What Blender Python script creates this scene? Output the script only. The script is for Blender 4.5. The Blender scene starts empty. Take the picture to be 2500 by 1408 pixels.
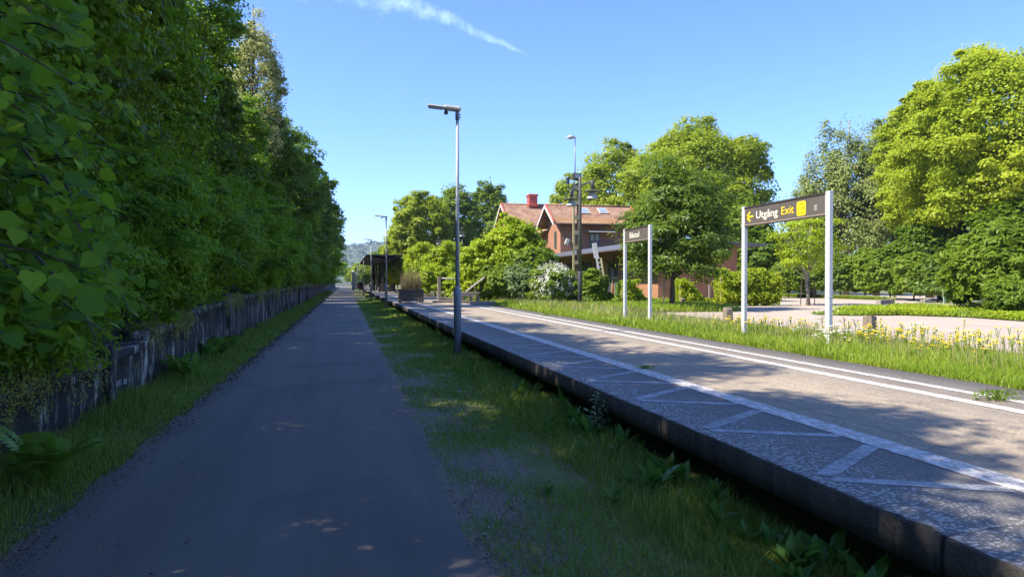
import bpy, bmesh, math, random
import numpy as np
from mathutils import Vector, Matrix
R = math.radians
PI = math.pi
random.seed(7)
sc = bpy.context.scene
col = sc.collection

# ------------------------------------------------------------------ camera
F = 1650.0; YAW = R(13.79); PITCH = math.atan(17 / F); EYE = 1.6
cam_d = bpy.data.cameras.new('camera'); cam = bpy.data.objects.new('camera', cam_d); col.objects.link(cam)
cam_d.sensor_width = 36; cam_d.lens = 36 * F / 2500; cam_d.clip_start = 0.05; cam_d.clip_end = 12000
cam.location = (0, 0, EYE); cam.rotation_euler = (PI / 2 - PITCH, 0, -YAW)
sc.camera = cam
CR = cam.rotation_euler.to_matrix()
def ray(x, y):
    return CR @ Vector(((x - 1250) / F, (704 - y) / F, -1.0))
def G(x, y, z=0.0):                 # point of the ground plane of height z
    d = ray(x, y); t = (z - EYE) / d.z; return Vector((d.x * t, d.y * t, z))
def AX(x, y, X):                    # point of the plane X = const
    d = ray(x, y); t = X / d.x; return Vector((X, d.y * t, EYE + d.z * t))
def AD(x, y, D):                    # point at distance D in front of the camera
    d = ray(x, y); return Vector((d.x * D, d.y * D, EYE + d.z * D))

# ------------------------------------------------------------------ materials
class NT:
    def __init__(s, tree): s.t = tree; s.n = tree.nodes; s.l = tree.links
    def new(s, typ, **kw):
        n = s.n.new(typ)
        for k, v in kw.items(): setattr(n, k, v)
        return n
    def put(s, sock, v):
        if hasattr(v, 'is_linked') or isinstance(v, bpy.types.NodeSocket): s.l.new(v, sock)
        elif v is not None: sock.default_value = v
    def math(s, op, a, b=None, c=None, clamp=False):
        n = s.new('ShaderNodeMath', operation=op); n.use_clamp = clamp
        s.put(n.inputs[0], a)
        if b is not None: s.put(n.inputs[1], b)
        if c is not None: s.put(n.inputs[2], c)
        return n.outputs[0]
    def mix(s, f, a, b, typ='MIX'):
        n = s.new('ShaderNodeMix', data_type='RGBA', blend_type=typ)
        s.put(n.inputs[0], f); s.put(n.inputs[6], a); s.put(n.inputs[7], b); return n.outputs[2]
    def vmath(s, op, a, b=None):
        n = s.new('ShaderNodeVectorMath', operation=op); s.put(n.inputs[0], a)
        if b is not None: s.put(n.inputs[1], b)
        return n
    def noise(s, vec, scale, detail=3, rough=0.55):
        n = s.new('ShaderNodeTexNoise'); s.put(n.inputs['Vector'], vec); n.inputs['Scale'].default_value = scale
        n.inputs['Detail'].default_value = detail; n.inputs['Roughness'].default_value = rough; return n.outputs['Fac']
    def ramp(s, f, stops):
        n = s.new('ShaderNodeValToRGB'); e = n.color_ramp.elements
        while len(e) < len(stops): e.new(0.5)
        for q, (p, c) in zip(e, stops):
            q.position = p; q.color = (c, c, c, 1) if isinstance(c, (int, float)) else (*c, 1)
        s.put(n.inputs[0], f); return n.outputs[0]
    def map(s, vec, sc_=(1, 1, 1), loc=(0, 0, 0)):
        n = s.new('ShaderNodeMapping'); s.put(n.inputs[0], vec); n.inputs['Scale'].default_value = sc_
        n.inputs['Location'].default_value = loc; return n.outputs[0]

def c4(c): return (c[0], c[1], c[2], 1.0)
def new_mat(name):
    m = bpy.data.materials.new(name); m.use_nodes = True; t = NT(m.node_tree)
    b = t.n['Principled BSDF']; return m, t, b
def wpos(t): return t.new('ShaderNodeNewGeometry').outputs['Position']
def opos(t): return t.new('ShaderNodeTexCoord').outputs['Object']
def bump(t, b, h, strength, dist):
    n = t.new('ShaderNodeBump'); n.inputs['Strength'].default_value = strength; n.inputs['Distance'].default_value = dist
    t.put(n.inputs['Height'], h); t.l.new(n.outputs[0], b.inputs['Normal'])
MC = {}
def plain(name, c1, c2=None, scale=6.0, rough=0.6, metal=0.0, bmp=0.0, stretch=(1, 1, 1), spec=0.5, world=False):
    if name in MC: return MC[name]
    m, t, b = new_mat(name); c2 = c2 or tuple(x * 0.75 for x in c1)
    p = t.map(wpos(t) if world else opos(t), stretch)
    n = t.noise(p, scale, 5, 0.62)
    t.put(b.inputs['Base Color'], t.mix(t.ramp(n, [(0.32, 0.0), (0.68, 1.0)]), c4(c1), c4(c2)))
    b.inputs['Roughness'].default_value = rough; b.inputs['Metallic'].default_value = metal
    b.inputs['Specular IOR Level'].default_value = spec
    if bmp: bump(t, b, t.noise(p, scale * 3, 4), bmp, 0.02)
    MC[name] = m; return m

def leaf_mat(name, c1, c2, c3, trans=0.4, tcol=None, rough=0.45, patch=0.5, spec=0.35):
    if name in MC: return MC[name]
    m, t, b = new_mat(name)
    g = t.new('ShaderNodeNewGeometry')
    rnd = g.outputs['Random Per Island']
    big = t.noise(g.outputs['Position'], patch, 2)
    f = t.math('ADD', t.math('MULTIPLY', rnd, 0.55), t.math('MULTIPLY', t.ramp(big, [(0.3, 0.0), (0.7, 1.0)]), 0.45))
    cc = t.ramp(f, [(0.05, c1), (0.5, c2), (0.95, c3)])
    t.put(b.inputs['Base Color'], cc); b.inputs['Roughness'].default_value = rough
    b.inputs['Specular IOR Level'].default_value = spec
    tr = t.new('ShaderNodeBsdfTranslucent')
    tc = tcol or tuple(min(1, x * y) for x, y in zip(c2, (2.0, 1.9, 1.0)))
    t.put(tr.inputs[0], t.mix(0.4, c4(tc), cc))
    mx = t.new('ShaderNodeMixShader'); mx.inputs[0].default_value = trans
    t.l.new(b.outputs[0], mx.inputs[1]); t.l.new(tr.outputs[0], mx.inputs[2])
    t.l.new(mx.outputs[0], t.n['Material Output'].inputs[0])
    MC[name] = m; return m

# ------------------------------------------------------------------ objects
def tag(o, label=None, cat=None, group=None, kind=None):
    if label: o['label'] = label
    if cat: o['category'] = cat
    if group: o['group'] = group
    if kind: o['kind'] = kind
    return o
def empty(name, loc=(0, 0, 0), rz=0.0):
    o = bpy.data.objects.new(name, None); col.objects.link(o); o.location = loc; o.rotation_euler = (0, 0, rz)
    o.empty_display_size = 0.2; return o
def link_mesh(name, me, mat, parent=None):
    o = bpy.data.objects.new(name, me); col.objects.link(o)
    if mat: me.materials.append(mat)
    if parent: o.parent = parent
    return o
def copy_tree(o, parent=None):
    c = o.copy(); col.objects.link(c); c.parent = parent
    for ch in list(o.children): copy_tree(ch, c)
    return c

class MB:
    def __init__(s): s.b = bmesh.new()
    def box(s, lo, hi, bev=0.0, rot=None, org=None):
        lo = Vector(lo); hi = Vector(hi); d = hi - lo
        M = Matrix.Translation((lo + hi) / 2) @ Matrix.Diagonal((d.x, d.y, d.z, 1))
        r = bmesh.ops.create_cube(s.b, size=1, matrix=M)
        if bev:
            es = set(e for v in r['verts'] for e in v.link_edges)
            q = bmesh.ops.bevel(s.b, geom=list(es), offset=bev, segments=1, affect='EDGES', profile=0.5)
            vs = set(v for f in q['faces'] for v in f.verts) | set(v for v in r['verts'] if v.is_valid)
        else: vs = r['verts']
        if rot is not None:
            org = Vector(org or (0, 0, 0))
            bmesh.ops.transform(s.b, verts=list(vs), matrix=Matrix.Translation(org) @ rot.to_4x4() @ Matrix.Translation(-org))
        return s
    def tube(s, pts, rad, seg=8, cap=True):
        pts = [Vector(p) for p in pts]
        if not hasattr(rad, '__len__'): rad = [rad] * len(pts)
        rings = []
        for i, p in enumerate(pts):
            d = (pts[min(i + 1, len(pts) - 1)] - pts[max(i - 1, 0)]).normalized()
            a = d.cross(Vector((0, 0, 1)) if abs(d.z) < 0.9 else Vector((1, 0, 0))).normalized(); b = d.cross(a)
            rings.append([s.b.verts.new(p + (a * math.cos(2 * PI * k / seg) + b * math.sin(2 * PI * k / seg)) * rad[i]) for k in range(seg)])
        for r0, r1 in zip(rings, rings[1:]):
            for k in range(seg):
                f = s.b.faces.new((r0[k], r0[(k + 1) % seg], r1[(k + 1) % seg], r1[k])); f.smooth = seg > 5
        if cap:
            s.b.faces.new(rings[0][::-1]); s.b.faces.new(rings[-1])
        return s
    def lathe(s, prof, seg=20, at=(0, 0, 0)):
        return s.tube([Vector(at) + Vector((0, 0, z)) for r, z in prof], [max(r, 0.001) for r, z in prof], seg)
    def poly(s, pts, ext=None):
        vs = [s.b.verts.new(p) for p in pts]; f = s.b.faces.new(vs)
        if ext is not None:
            r = bmesh.ops.extrude_face_region(s.b, geom=[f])
            bmesh.ops.translate(s.b, verts=[v for v in r['geom'] if isinstance(v, bmesh.types.BMVert)], vec=Vector(ext))
        return s
    def build(s, name, mat, parent=None, smooth=False):
        bmesh.ops.recalc_face_normals(s.b, faces=s.b.faces[:])
        me = bpy.data.meshes.new(name); s.b.to_mesh(me); s.b.free()
        return link_mesh(name, me, mat, parent)

def raw_mesh(name, V, Fc):
    """V (n,3) array, Fc (m,k) array of vertex indices"""
    me = bpy.data.meshes.new(name); n, k = Fc.shape
    me.vertices.add(len(V)); me.vertices.foreach_set('co', np.ascontiguousarray(V, dtype=np.float32).ravel())
    me.loops.add(n * k); me.loops.foreach_set('vertex_index', np.ascontiguousarray(Fc, dtype=np.int32).ravel())
    me.polygons.add(n); me.polygons.foreach_set('loop_start', np.arange(0, n * k, k, dtype=np.int32))
    try: me.polygons.foreach_set('loop_total', np.full(n, k, dtype=np.int32))
    except Exception: pass
    me.update(calc_edges=True); return me

# leaf templates: x along the leaf, y across, z = normal
T_Q = (np.array([[-.5, 0, 0], [-.05, .34, .05], [.55, 0, -.06], [-.05, -.34, .05]]), np.array([[0, 3, 2, 1]]))
_side = [(-.54, .18, .04), (-.34, .42, .08), (-.02, .48, .08), (.26, .28, .02), (.44, .10, -.05)]
T_B = (np.array([[-.46, 0, 0], [0, 0, 0], [.58, 0, -.12]] + [list(p) for p in _side] + [[p[0], -p[1], p[2]] for p in _side]),
       np.array([[0, 1, 4, 3], [1, 6, 5, 4], [1, 2, 7, 6], [0, 8, 9, 1], [1, 9, 10, 11], [1, 11, 12, 2]]))
T_W = (np.array([[-.5, 0, 0], [-.15, .16, .03], [.2, .13, .0], [.6, 0, -.16], [.2, -.13, 0], [-.15, -.16, .03]]), np.array([[0, 5, 2, 1], [5, 4, 3, 2]]))

def norm(a): return a / np.maximum(np.linalg.norm(a, axis=1, keepdims=True), 1e-9)
def leaves(name, P, N, S, mat, parent=None, T=T_Q, rng=None, D=None, asp=1.0, mesh_only=False):
    rng = rng or np.random.default_rng(1)
    n = len(P); N = norm(N)
    if D is None: D = rng.normal(size=(n, 3)); D[:, 2] -= 0.5
    D = D - (D * N).sum(1, keepdims=True) * N; D = norm(D); B = np.cross(N, D)
    tv, tf = T; S = np.asarray(S).reshape(-1, 1, 1)
    V = P[:, None, :] + S * (tv[None, :, 0:1] * D[:, None, :] + tv[None, :, 1:2] * asp * B[:, None, :] + tv[None, :, 2:3] * N[:, None, :])
    Fc = (np.arange(n) * len(tv))[:, None, None] + tf[None]
    me = raw_mesh(name, V.reshape(-1, 3), Fc.reshape(-1, tf.shape[1]))
    if mesh_only: return me
    return link_mesh(name, me, mat, parent)

def sph_noise(d, rng, k=7, fr=3.0):
    v = np.zeros(len(d))
    for _ in range(k):
        a = rng.normal(size=3) * fr; v += np.sin(d @ a + rng.uniform(0, 6.28))
    return v / k ** 0.5
def crown_points(c, r, nclump, per, rc, rng, flat=0.6, low=-0.75, lump=0.16, inner=0.45, droop=0.0, up=0.6, fill=0.22):
    """clumps of leaves spread through an uneven ellipsoid; returns leaf centres, normals, clump centres"""
    c = np.array(c, float); r = np.array(r, float)
    if nclump >= 80: nclump = int(nclump * 2.1); per = int(per / 2.1); rc *= .72; flat = min(flat * 1.2, 1.0) if flat < .9 else flat
    d = norm(rng.normal(size=(nclump * 3, 3))); d = d[d[:, 2] > low][:nclump]
    rad = 1 + lump * sph_noise(d, rng)
    u = inner + (1 - inner) * rng.uniform(0, 1, len(d)) ** 0.38
    C = c + d * r * (rad * u)[:, None]
    k = len(C)
    size = rc * rng.uniform(0.45, 1.5, k)
    idx = np.repeat(np.arange(k), per)
    e = norm(rng.normal(size=(len(idx), 3)))
    e[:, 2] = np.where(rng.random(len(idx)) < 0.6, np.abs(e[:, 2]), e[:, 2])
    sh = rng.uniform(0.55, 1.08, len(idx)) * (1 + 0.22 * np.sin(e @ np.array([4.1, 3.3, 5.2]) + idx))
    P = C[idx] + e * (size[idx] * sh)[:, None] * np.array([1, 1, flat])
    nf = int(len(P) * fill); df = norm(rng.normal(size=(nf * 2, 3))); df = df[df[:, 2] > low][:nf]
    # loose leaves filling the shell between the clumps (same lumpy envelope)
    ph = rng.uniform(0, 6.28, 6); ks = rng.normal(size=(6, 3)) * 5
    lum = 1 + .09 * np.sin(df @ ks.T + ph).sum(1) / 1.7
    Pf = c + df * r * (lum * rng.uniform(.5, 1.0, len(df)) ** .5)[:, None]
    Nf = df * .6 + np.array([0, 0, up]) + rng.normal(size=Pf.shape) * .45
    if droop: P[:, 2] -= droop * rng.uniform(0, 1, len(idx)) ** 2 * size[idx]
    N = e * 0.7 + d[idx] * 0.5 + np.array([0, 0, up]) + rng.normal(size=(len(idx), 3)) * 0.45
    return np.vstack([P, Pf]), np.vstack([N, Nf]), C

def trunk_mb(base, top, r0, targets, rng, limbs=10, seg=8, lean=0.15):
    m = MB(); base = Vector(base); top = Vector(top); h = top - base
    pts = []; rad = []
    for i in range(8):
        f = i / 7; w = Vector((rng.normal() * lean, rng.normal() * lean, 0)) * (0 if i == 0 else f)
        pts.append(base + h * f + w); rad.append(r0 * (1.35 if i == 0 else 1.0) * (1 - 0.8 * f))
    m.tube(pts, rad, seg)
    T = [Vector(t) for t in targets]; rng.shuffle(T)
    for t in T[:limbs]:
        t = Vector(t); f = min(0.9, max(0.22, (t.z - base.z) / max(h.z, .1) * 0.6)); i = f * 7; a = pts[int(i)].lerp(pts[min(7, int(i) + 1)], i - int(i))
        mid = a.lerp(t, 0.5) + Vector((rng.normal() * .1, rng.normal() * .1, 0.08 * (t - a).length)) 
        rr = r0 * (1 - 0.8 * f) * 0.5
        m.tube([a, a.lerp(mid, .5) + Vector((0, 0, .03)), mid, mid.lerp(t, .55), t], [rr, rr * .8, rr * .6, rr * .35, rr * .12], 5)
    return m

M_BARK = plain('bark', (0.11, 0.085, 0.06), (0.05, 0.04, 0.03), 9, 0.9, bmp=0.6, stretch=(1, 1, 0.25))
M_BARKL = plain('bark_pale', (0.30, 0.27, 0.22), (0.12, 0.10, 0.08), 7, 0.85, bmp=0.4, stretch=(1, 1, 0.5))
# foliage
LM = dict(
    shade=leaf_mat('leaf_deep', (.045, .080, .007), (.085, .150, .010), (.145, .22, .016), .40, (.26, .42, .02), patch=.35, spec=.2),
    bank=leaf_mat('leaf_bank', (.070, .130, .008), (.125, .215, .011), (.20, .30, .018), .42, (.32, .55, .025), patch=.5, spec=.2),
    linden=leaf_mat('leaf_linden', (.035, .085, .014), (.105, .21, .016), (.30, .43, .028), .45, (.36, .60, .03), rough=.6, patch=1.1, spec=.14),
    lime=leaf_mat('leaf_lime', (.15, .21, .014), (.26, .33, .020), (.36, .41, .03), .48, (.52, .62, .04), patch=.25, spec=.2),
    yellow=leaf_mat('leaf_yellow', (.18, .25, .014), (.31, .38, .022), (.45, .48, .035), .48, (.60, .70, .04), patch=.22, spec=.2),
    bush=leaf_mat('leaf_bush', (.15, .23, .012), (.28, .37, .016), (.42, .46, .022), .48, (.58, .72, .03), patch=.8, spec=.25),
    mid=leaf_mat('leaf_mid', (.085, .145, .014), (.15, .23, .02), (.24, .31, .03), .45, (.34, .48, .04), patch=.4, spec=.2),
    sap=leaf_mat('leaf_sapling', (.040, .078, .008), (.095, .155, .015), (.21, .28, .035), .40, (.34, .52, .04), rough=.42, patch=.8, spec=.3),
    birch=leaf_mat('leaf_birch', (.15, .20, .055), (.25, .30, .085), (.36, .40, .13), .40, (.34, .42, .1), patch=.4, spec=.2),
    blue=leaf_mat('leaf_grey', (.10, .17, .06), (.17, .25, .09), (.25, .33, .13), .35, (.3, .4, .12), patch=.6, spec=.2),
    bank2=leaf_mat('leaf_bank_fresh', (.09, .165, .009), (.16, .27, .013), (.26, .38, .022), .45, (.40, .66, .03), patch=.5, spec=.2),
    pale=leaf_mat('leaf_pale', (.26, .28, .09), (.38, .39, .14), (.50, .50, .20), .45, (.55, .55, .18), patch=.5, spec=.2),
    moss=leaf_mat('leaf_moss', (.08, .10, .005), (.20, .20, .008), (.36, .30, .010), .15, (.2, .2, .02), patch=1.5),
)
def tree(name, label, cat, base, c, r, nclump, per, rc, ls, mat, seed, group=None, trunk=0.18, flat=.6, low=-.75,
         lump=.16, inner=.45, droop=0., limbs=10, bark=None, T=T_Q, crown_name='crown', asp=1.0, top=None, up=.6, D=None, fill=.22, extra=()):
    rng = np.random.default_rng(seed); base = Vector(base)
    root = empty(name, base); tag(root, label, cat, group)
    cl = Vector(c) - base
    P, N, C = crown_points(cl, r, nclump, per, rc, rng, flat, low, lump, inner, droop, up, fill)
    for (c2, r2, n2) in extra:
        P2, N2, C2 = crown_points(Vector(c2) - base, r2, n2, per, rc, rng, flat, low, lump, inner, droop, up, fill); P = np.vstack([P, P2]); N = np.vstack([N, N2]); C = np.vstack([C, C2])
    ok = P[:, 2] > 0.03; P = P[ok]; N = N[ok]
    S = ls * rng.uniform(.65, 1.35, len(P))
    leaves(crown_name, P, N, S, LM[mat], root, T, rng, asp=asp)
    if trunk:
        tp = Vector((cl.x, cl.y, (top or cl.z + r[2] * .45)))
        trunk_mb((0, 0, -.1), tp, trunk, [tuple(q) for q in C], rng, limbs).build('trunk' if crown_name == 'crown' else 'stem', bark or M_BARK, root)
    return root

# ------------------------------------------------------------------ light and sky
SUN_EL = R(49.5); SUN_AZ = R(-7)        # azimuth measured from -X towards +Y
S = Vector((-math.cos(SUN_EL) * math.cos(SUN_AZ), math.cos(SUN_EL) * math.sin(SUN_AZ), math.sin(SUN_EL)))
ld = bpy.data.lights.new('sun', 'SUN'); ld.energy = 4.0; ld.angle = R(0.53); ld.color = (1.0, 0.93, 0.80)
lo = bpy.data.objects.new('sun', ld); col.objects.link(lo); lo.rotation_mode = 'QUATERNION'
lo.rotation_quaternion = S.to_track_quat('Z', 'Y'); lo.location = (-20, 20, 40)
w = bpy.data.worlds.new('World'); sc.world = w; w.use_nodes = True; t = NT(w.node_tree)
for n in list(t.n): t.n.remove(n)
sky = t.new('ShaderNodeTexSky', sky_type='NISHITA'); sky.sun_disc = False; sky.sun_elevation = SUN_EL
sky.sun_rotation = math.atan2(S.x, S.y); sky.altitude = 0; sky.air_density = 1.0; sky.dust_density = 0.25; sky.ozone_density = 3.0
bg = t.new('ShaderNodeBackground'); bg.inputs[1].default_value = 0.15
dv = t.vmath('NORMALIZE', t.new('ShaderNodeTexCoord').outputs['Generated']).outputs[0]
# the thin high cloud: a band of the sky along a great circle
d1 = ray(800, -40).normalized(); d2 = ray(1290, 138).normalized()
nn = d1.cross(d2).normalized(); tt = (d2 - d1).normalized(); L = (d2 - d1).length
def dot(v): return t.vmath('DOT_PRODUCT', dv, tuple(v)).outputs['Value']
fine = t.noise(t.map(dv, (1, 1, 1)), 38, 6, 0.62); wob = t.noise(dv, 13, 2)
s_ = t.math('DIVIDE', t.math('SUBTRACT', dot(tt), d1.dot(tt)), L)
bow = t.math('MULTIPLY', t.math('MULTIPLY', s_, t.math('SUBTRACT', 1.0, s_)), 0.034)
dist = t.math('ADD', t.math('ADD', dot(nn), t.math('MULTIPLY', t.math('SUBTRACT', wob, 0.5), 0.022)), bow)
half = t.math('MULTIPLY', t.math('SUBTRACT', 1.06, s_, clamp=False), 0.017)
half = t.math('MAXIMUM', t.math('MULTIPLY', half, t.math('ADD', 0.2, t.math('MULTIPLY', fine, 2.2))), 0.0005)
m_ = t.math('SUBTRACT', 1.0, t.math('DIVIDE', t.math('ABSOLUTE', dist), half), clamp=True)
m_ = t.math('MULTIPLY', m_, t.math('MULTIPLY', t.math('SUBTRACT', 1.02, s_, clamp=True), 4.0, clamp=True))
m_ = t.math('MULTIPLY', t.math('POWER', m_, 0.7), t.ramp(fine, [(0.36, 0.05), (0.62, 1.0)]))
cl_m = t.math('MULTIPLY', m_, 0.24, clamp=True)
hs = t.new('ShaderNodeHueSaturation'); hs.inputs['Saturation'].default_value = 1.0; t.l.new(t.mix(1.0, sky.outputs[0], (0.43, 0.54, 0.82, 1), 'MULTIPLY'), hs.inputs['Color'])
t.l.new(t.mix(cl_m, hs.outputs[0], (5.2, 6.6, 8.6, 1)), bg.inputs[0])
t.l.new(bg.outputs[0], t.new('ShaderNodeOutputWorld').inputs[0])
vs = sc.view_settings; vs.view_transform = 'Standard'; vs.look = 'None'; vs.gamma = 1.0; vs.exposure = 1.48; vs.use_curve_mapping = False
cy = sc.cycles; cy.max_bounces = 7; cy.diffuse_bounces = 4; cy.glossy_bounces = 2; cy.transmission_bounces = 4; cy.transparent_max_bounces = 4
cy.sample_clamp_indirect = 6; cy.use_denoising = True; cy.caustics_reflective = False; cy.caustics_refractive = False

# ------------------------------------------------------------------ the setting
def sheet(name, pts, z, mat, parent=None, kind='structure'):
    m = MB(); m.poly([(p[0], p[1], z) for p in pts]); o = m.build(name, mat, parent)
    if kind: o['kind'] = kind
    return o
def strip(name, xa, xb, ys, z, mat, kind='structure'):
    """sheet between two curves x = xa(y) and x = xb(y)"""
    V = []; n = len(ys)
    for y in ys: V += [[xa(y), y, z], [xb(y), y, z]]
    Fc = np.array([[2 * i, 2 * i + 1, 2 * i + 3, 2 * i + 2] for i in range(n - 1)])
    o = link_mesh(name, raw_mesh(name, np.array(V), Fc), mat); o['kind'] = kind; return o
def bend(y): return 0.0 if y < 190 else -((y - 190) ** 2) * 0.0018
ZP = 0.45; ZR = 0.40                  # platform top, station yard

# ground
m, t, b = new_mat('ground'); p = wpos(t)
n1 = t.noise(p, 0.9, 5); n2 = t.noise(p, 22, 4, .7); n3 = t.noise(p, 0.12, 2)
gcol = t.mix(t.ramp(n1, [(0.35, 0), (0.65, 1)]), (.040, .062, .016, 1), (.075, .072, .035, 1))
t.put(b.inputs['Base Color'], t.mix(t.ramp(n2, [(0.45, 0), (0.7, 1)]), gcol, (.10, .085, .06, 1))); b.inputs['Roughness'].default_value = .95
bump(t, b, n2, .6, .03)
M_GROUND = m
sheet('ground', [(-4000, -60), (4000, -60), (4000, 6000), (-4000, 6000)], -0.06, M_GROUND)

# gravel and grass verge between path and platform
m, t, b = new_mat('gravel'); p = wpos(t)
n1 = t.noise(p, 1.3, 4, .6); n2 = t.noise(p, 55, 3, .75); n3 = t.noise(p, 230, 2, .6); n4 = t.noise(p, .45, 3)
grav = t.mix(t.ramp(n2, [(.38, 0), (.62, 1)]), (.14, .112, .080, 1), (.37, .305, .225, 1))
grav = t.mix(t.ramp(n3, [(.56, 0), (.72, .6)]), grav, (.42, .39, .35, 1))
moss = t.mix(t.ramp(n2, [(.35, 0), (.7, 1)]), (.15, .17, .040, 1), (.27, .27, .085, 1))
xx = t.new('ShaderNodeSeparateXYZ'); t.l.new(p, xx.inputs[0])
xf = t.math('ADD', t.math('MULTIPLY', t.math('SUBTRACT', xx.outputs[0], 0.75), .45), t.math('MULTIPLY', t.math('SUBTRACT', n1, .5), 2.6))
t.put(b.inputs['Base Color'], t.mix(t.ramp(xf, [(.0, .12), (.34, 1)]), grav, moss)); b.inputs['Roughness'].default_value = .95
bump(t, b, t.math('ADD', n2, t.math('MULTIPLY', n3, .5)), .9, .03)
M_GRAVEL = m
ys = [-4, 0, 5, 10, 20, 40, 80, 130, 190, 210, 230, 250, 262]
strip('gravel_verge', lambda y: -4.2 + bend(y), lambda y: 3.4 + bend(y), ys, 0.0, M_GRAVEL)

# asphalt cycle path
m, t, b = new_mat('path_asphalt'); p = wpos(t)
n1 = t.noise(t.map(p, (1, .06, 1)), 2.2, 4, .6); n2 = t.noise(p, 190, 2, .7); n3 = t.noise(p, 1.1, 5, .6); n4 = t.noise(p, 26, 3, .5); n5 = t.noise(p, 320, 2, .8)
c_ = t.mix(t.ramp(n1, [(.3, 0), (.7, 1)]), (.155, .134, .110, 1), (.265, .230, .188, 1))
c_ = t.mix(t.ramp(n3, [(.35, 0), (.7, .45)]), c_, (.225, .20, .172, 1))
c_ = t.mix(t.ramp(n2, [(.35, 0), (.7, .4)]), c_, (.34, .31, .27, 1))
c_ = t.mix(t.ramp(n4, [(.70, 0), (.74, .35)]), c_, (.36, .34, .31, 1))
c_ = t.mix(t.ramp(n5, [(.30, .55), (.46, 0)]), c_, (.035, .035, .036, 1))
c_ = t.mix(t.ramp(t.noise(p, .35, 3), [(.52, 0), (.60, .3)]), c_, (.105, .10, .098, 1))
t.put(b.inputs['Base Color'], c_); b.inputs['Roughness'].default_value = .82; bump(t, b, t.math('ADD', n2, n5), 1.0, .016)
def edge(y, s): return 0.03 * math.sin(y * 1.7 + s) + 0.02 * math.sin(y * 4.3 + 2 * s)
yp = list(np.concatenate([np.arange(-4, 60, .4), np.arange(60, 192, 6), np.arange(194, 262, 4)]))
strip('path', lambda y: -1.86 + bend(y) + edge(y, 1) * .7, lambda y: 0.73 + bend(y) + edge(y, 3) * .5, yp, 0.012, m)

# station yard terrain
m, t, b = new_mat('yard_soil'); p = wpos(t)
n1 = t.noise(p, .8, 4); n2 = t.noise(p, 15, 4, .7)
t.put(b.inputs['Base Color'], t.mix(t.ramp(n2, [(.35, 0), (.65, 1)]), t.mix(n1, (.07, .10, .02, 1), (.12, .15, .03, 1)), (.16, .15, .07, 1)))
b.inputs['Roughness'].default_value = .95; bump(t, b, n2, .6, .05)
M_SOIL = m
sheet('yard_terrain', [(3.3, -10), (900, -10), (900, 5000), (60, 5000), (12, 300), (3.3, 120)], ZR - .02, M_SOIL)

m, t, b = new_mat('yard_asphalt'); p = wpos(t)
n1 = t.noise(p, .5, 5, .6); n2 = t.noise(p, 60, 3, .7); n3 = t.noise(t.map(p, (.3, 2, 1)), 1.5, 3); n4 = t.noise(p, 9, 5, .7)
c_ = t.mix(t.ramp(n1, [(.3, 0), (.7, 1)]), (.34, .275, .215, 1), (.42, .345, .275, 1))
c_ = t.mix(t.ramp(n2, [(.4, 0), (.75, .45)]), c_, (.22, .18, .16, 1))
c_ = t.mix(t.ramp(n3, [(.62, 0), (.7, .25)]), c_, (.25, .21, .18, 1))
c_ = t.mix(t.ramp(n4, [(.64, 0), (.72, .35)]), c_, (.50, .42, .36, 1))
t.put(b.inputs['Base Color'], c_); b.inputs['Roughness'].default_value = .9
M_YARD = m
yard = sheet('yard_road', [(10.2, -8), (120, -8), (120, 26), (70, 54), (34, 57), (27, 52), (24, 38), (12.5, 33.8), (11.8, 28)], ZR, M_YARD)

# platform
EP = [(3.0, 2.63), (9, 2.60), (20, 2.56), (40, 2.54), (122, 2.50)]
def pedge(y):
    for (a, xa), (b_, xb) in zip(EP, EP[1:]):
        if y <= b_: f = max(0, (y - a) / (b_ - a)); return xa + (xb - xa) * f
    return EP[-1][1]
m, t, b = new_mat('platform_paving'); p = wpos(t)
sx = t.new('ShaderNodeSeparateXYZ'); t.l.new(p, sx.inputs[0]); X, Y = sx.outputs[0], sx.outputs[1]
n1 = t.noise(p, .7, 5, .62); n2 = t.noise(p, 34, 4, .7); n3 = t.noise(t.map(p, (1, 1, 1)), 13, 3, .55); n5 = t.noise(t.map(p, (3, .5, 1)), 4, 4, .7); n6 = t.noise(p, 150, 2, .6)
base = t.mix(t.ramp(n1, [(.3, 0), (.7, 1)]), (.43, .34, .225, 1), (.53, .43, .30, 1))
base = t.mix(t.ramp(n5, [(.35, .55), (.6, 0)]), base, (.24, .20, .16, 1))
base = t.mix(t.ramp(n2, [(.36, .75), (.60, 0)]), base, (.17, .135, .10, 1)); base = t.mix(t.ramp(n6, [(.38, .6), (.56, 0)]), base, (.14, .115, .09, 1))
base = t.mix(t.ramp(t.noise(p, 2.6, 5, .7), [(.50, 0), (.68, .45)]), base, (.25, .20, .145, 1))
dark = t.mix(t.ramp(n2, [(.3, 0), (.7, 1)]), (.105, .095, .088, 1), (.20, .18, .155, 1))
vor = t.new('ShaderNodeTexVoronoi'); vor.inputs['Scale'].default_value = 38; t.put(vor.inputs['Vector'], t.vmath('ADD', p, t.mix(.5, (0, 0, 0, 1), t.new('ShaderNodeTexNoise').outputs['Color'])).outputs[0])
nearedge = t.math('MULTIPLY', t.math('SUBTRACT', 3.62, X), 1.0, clamp=True)
spot = t.math('SUBTRACT', t.math('MULTIPLY', t.math('ADD', t.noise(p, 7, 2), t.math('MULTIPLY', nearedge, .42)), .50), vor.outputs['Distance'])
spot2 = t.math('GREATER_THAN', t.math('ADD', t.noise(p, 42, 2, .5), t.math('MULTIPLY', nearedge, .10)), .70)
spotm = t.math('MAXIMUM', t.math('MULTIPLY', t.math('GREATER_THAN', spot, .045), .8), t.math('MULTIPLY', spot2, .6))
lich = t.math('MULTIPLY', spotm, t.ramp(t.math('ADD', nearedge, t.math('MULTIPLY', t.noise(p, 1.2, 3), .5)), [(.30, .10), (.80, 1.0)]))
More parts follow.
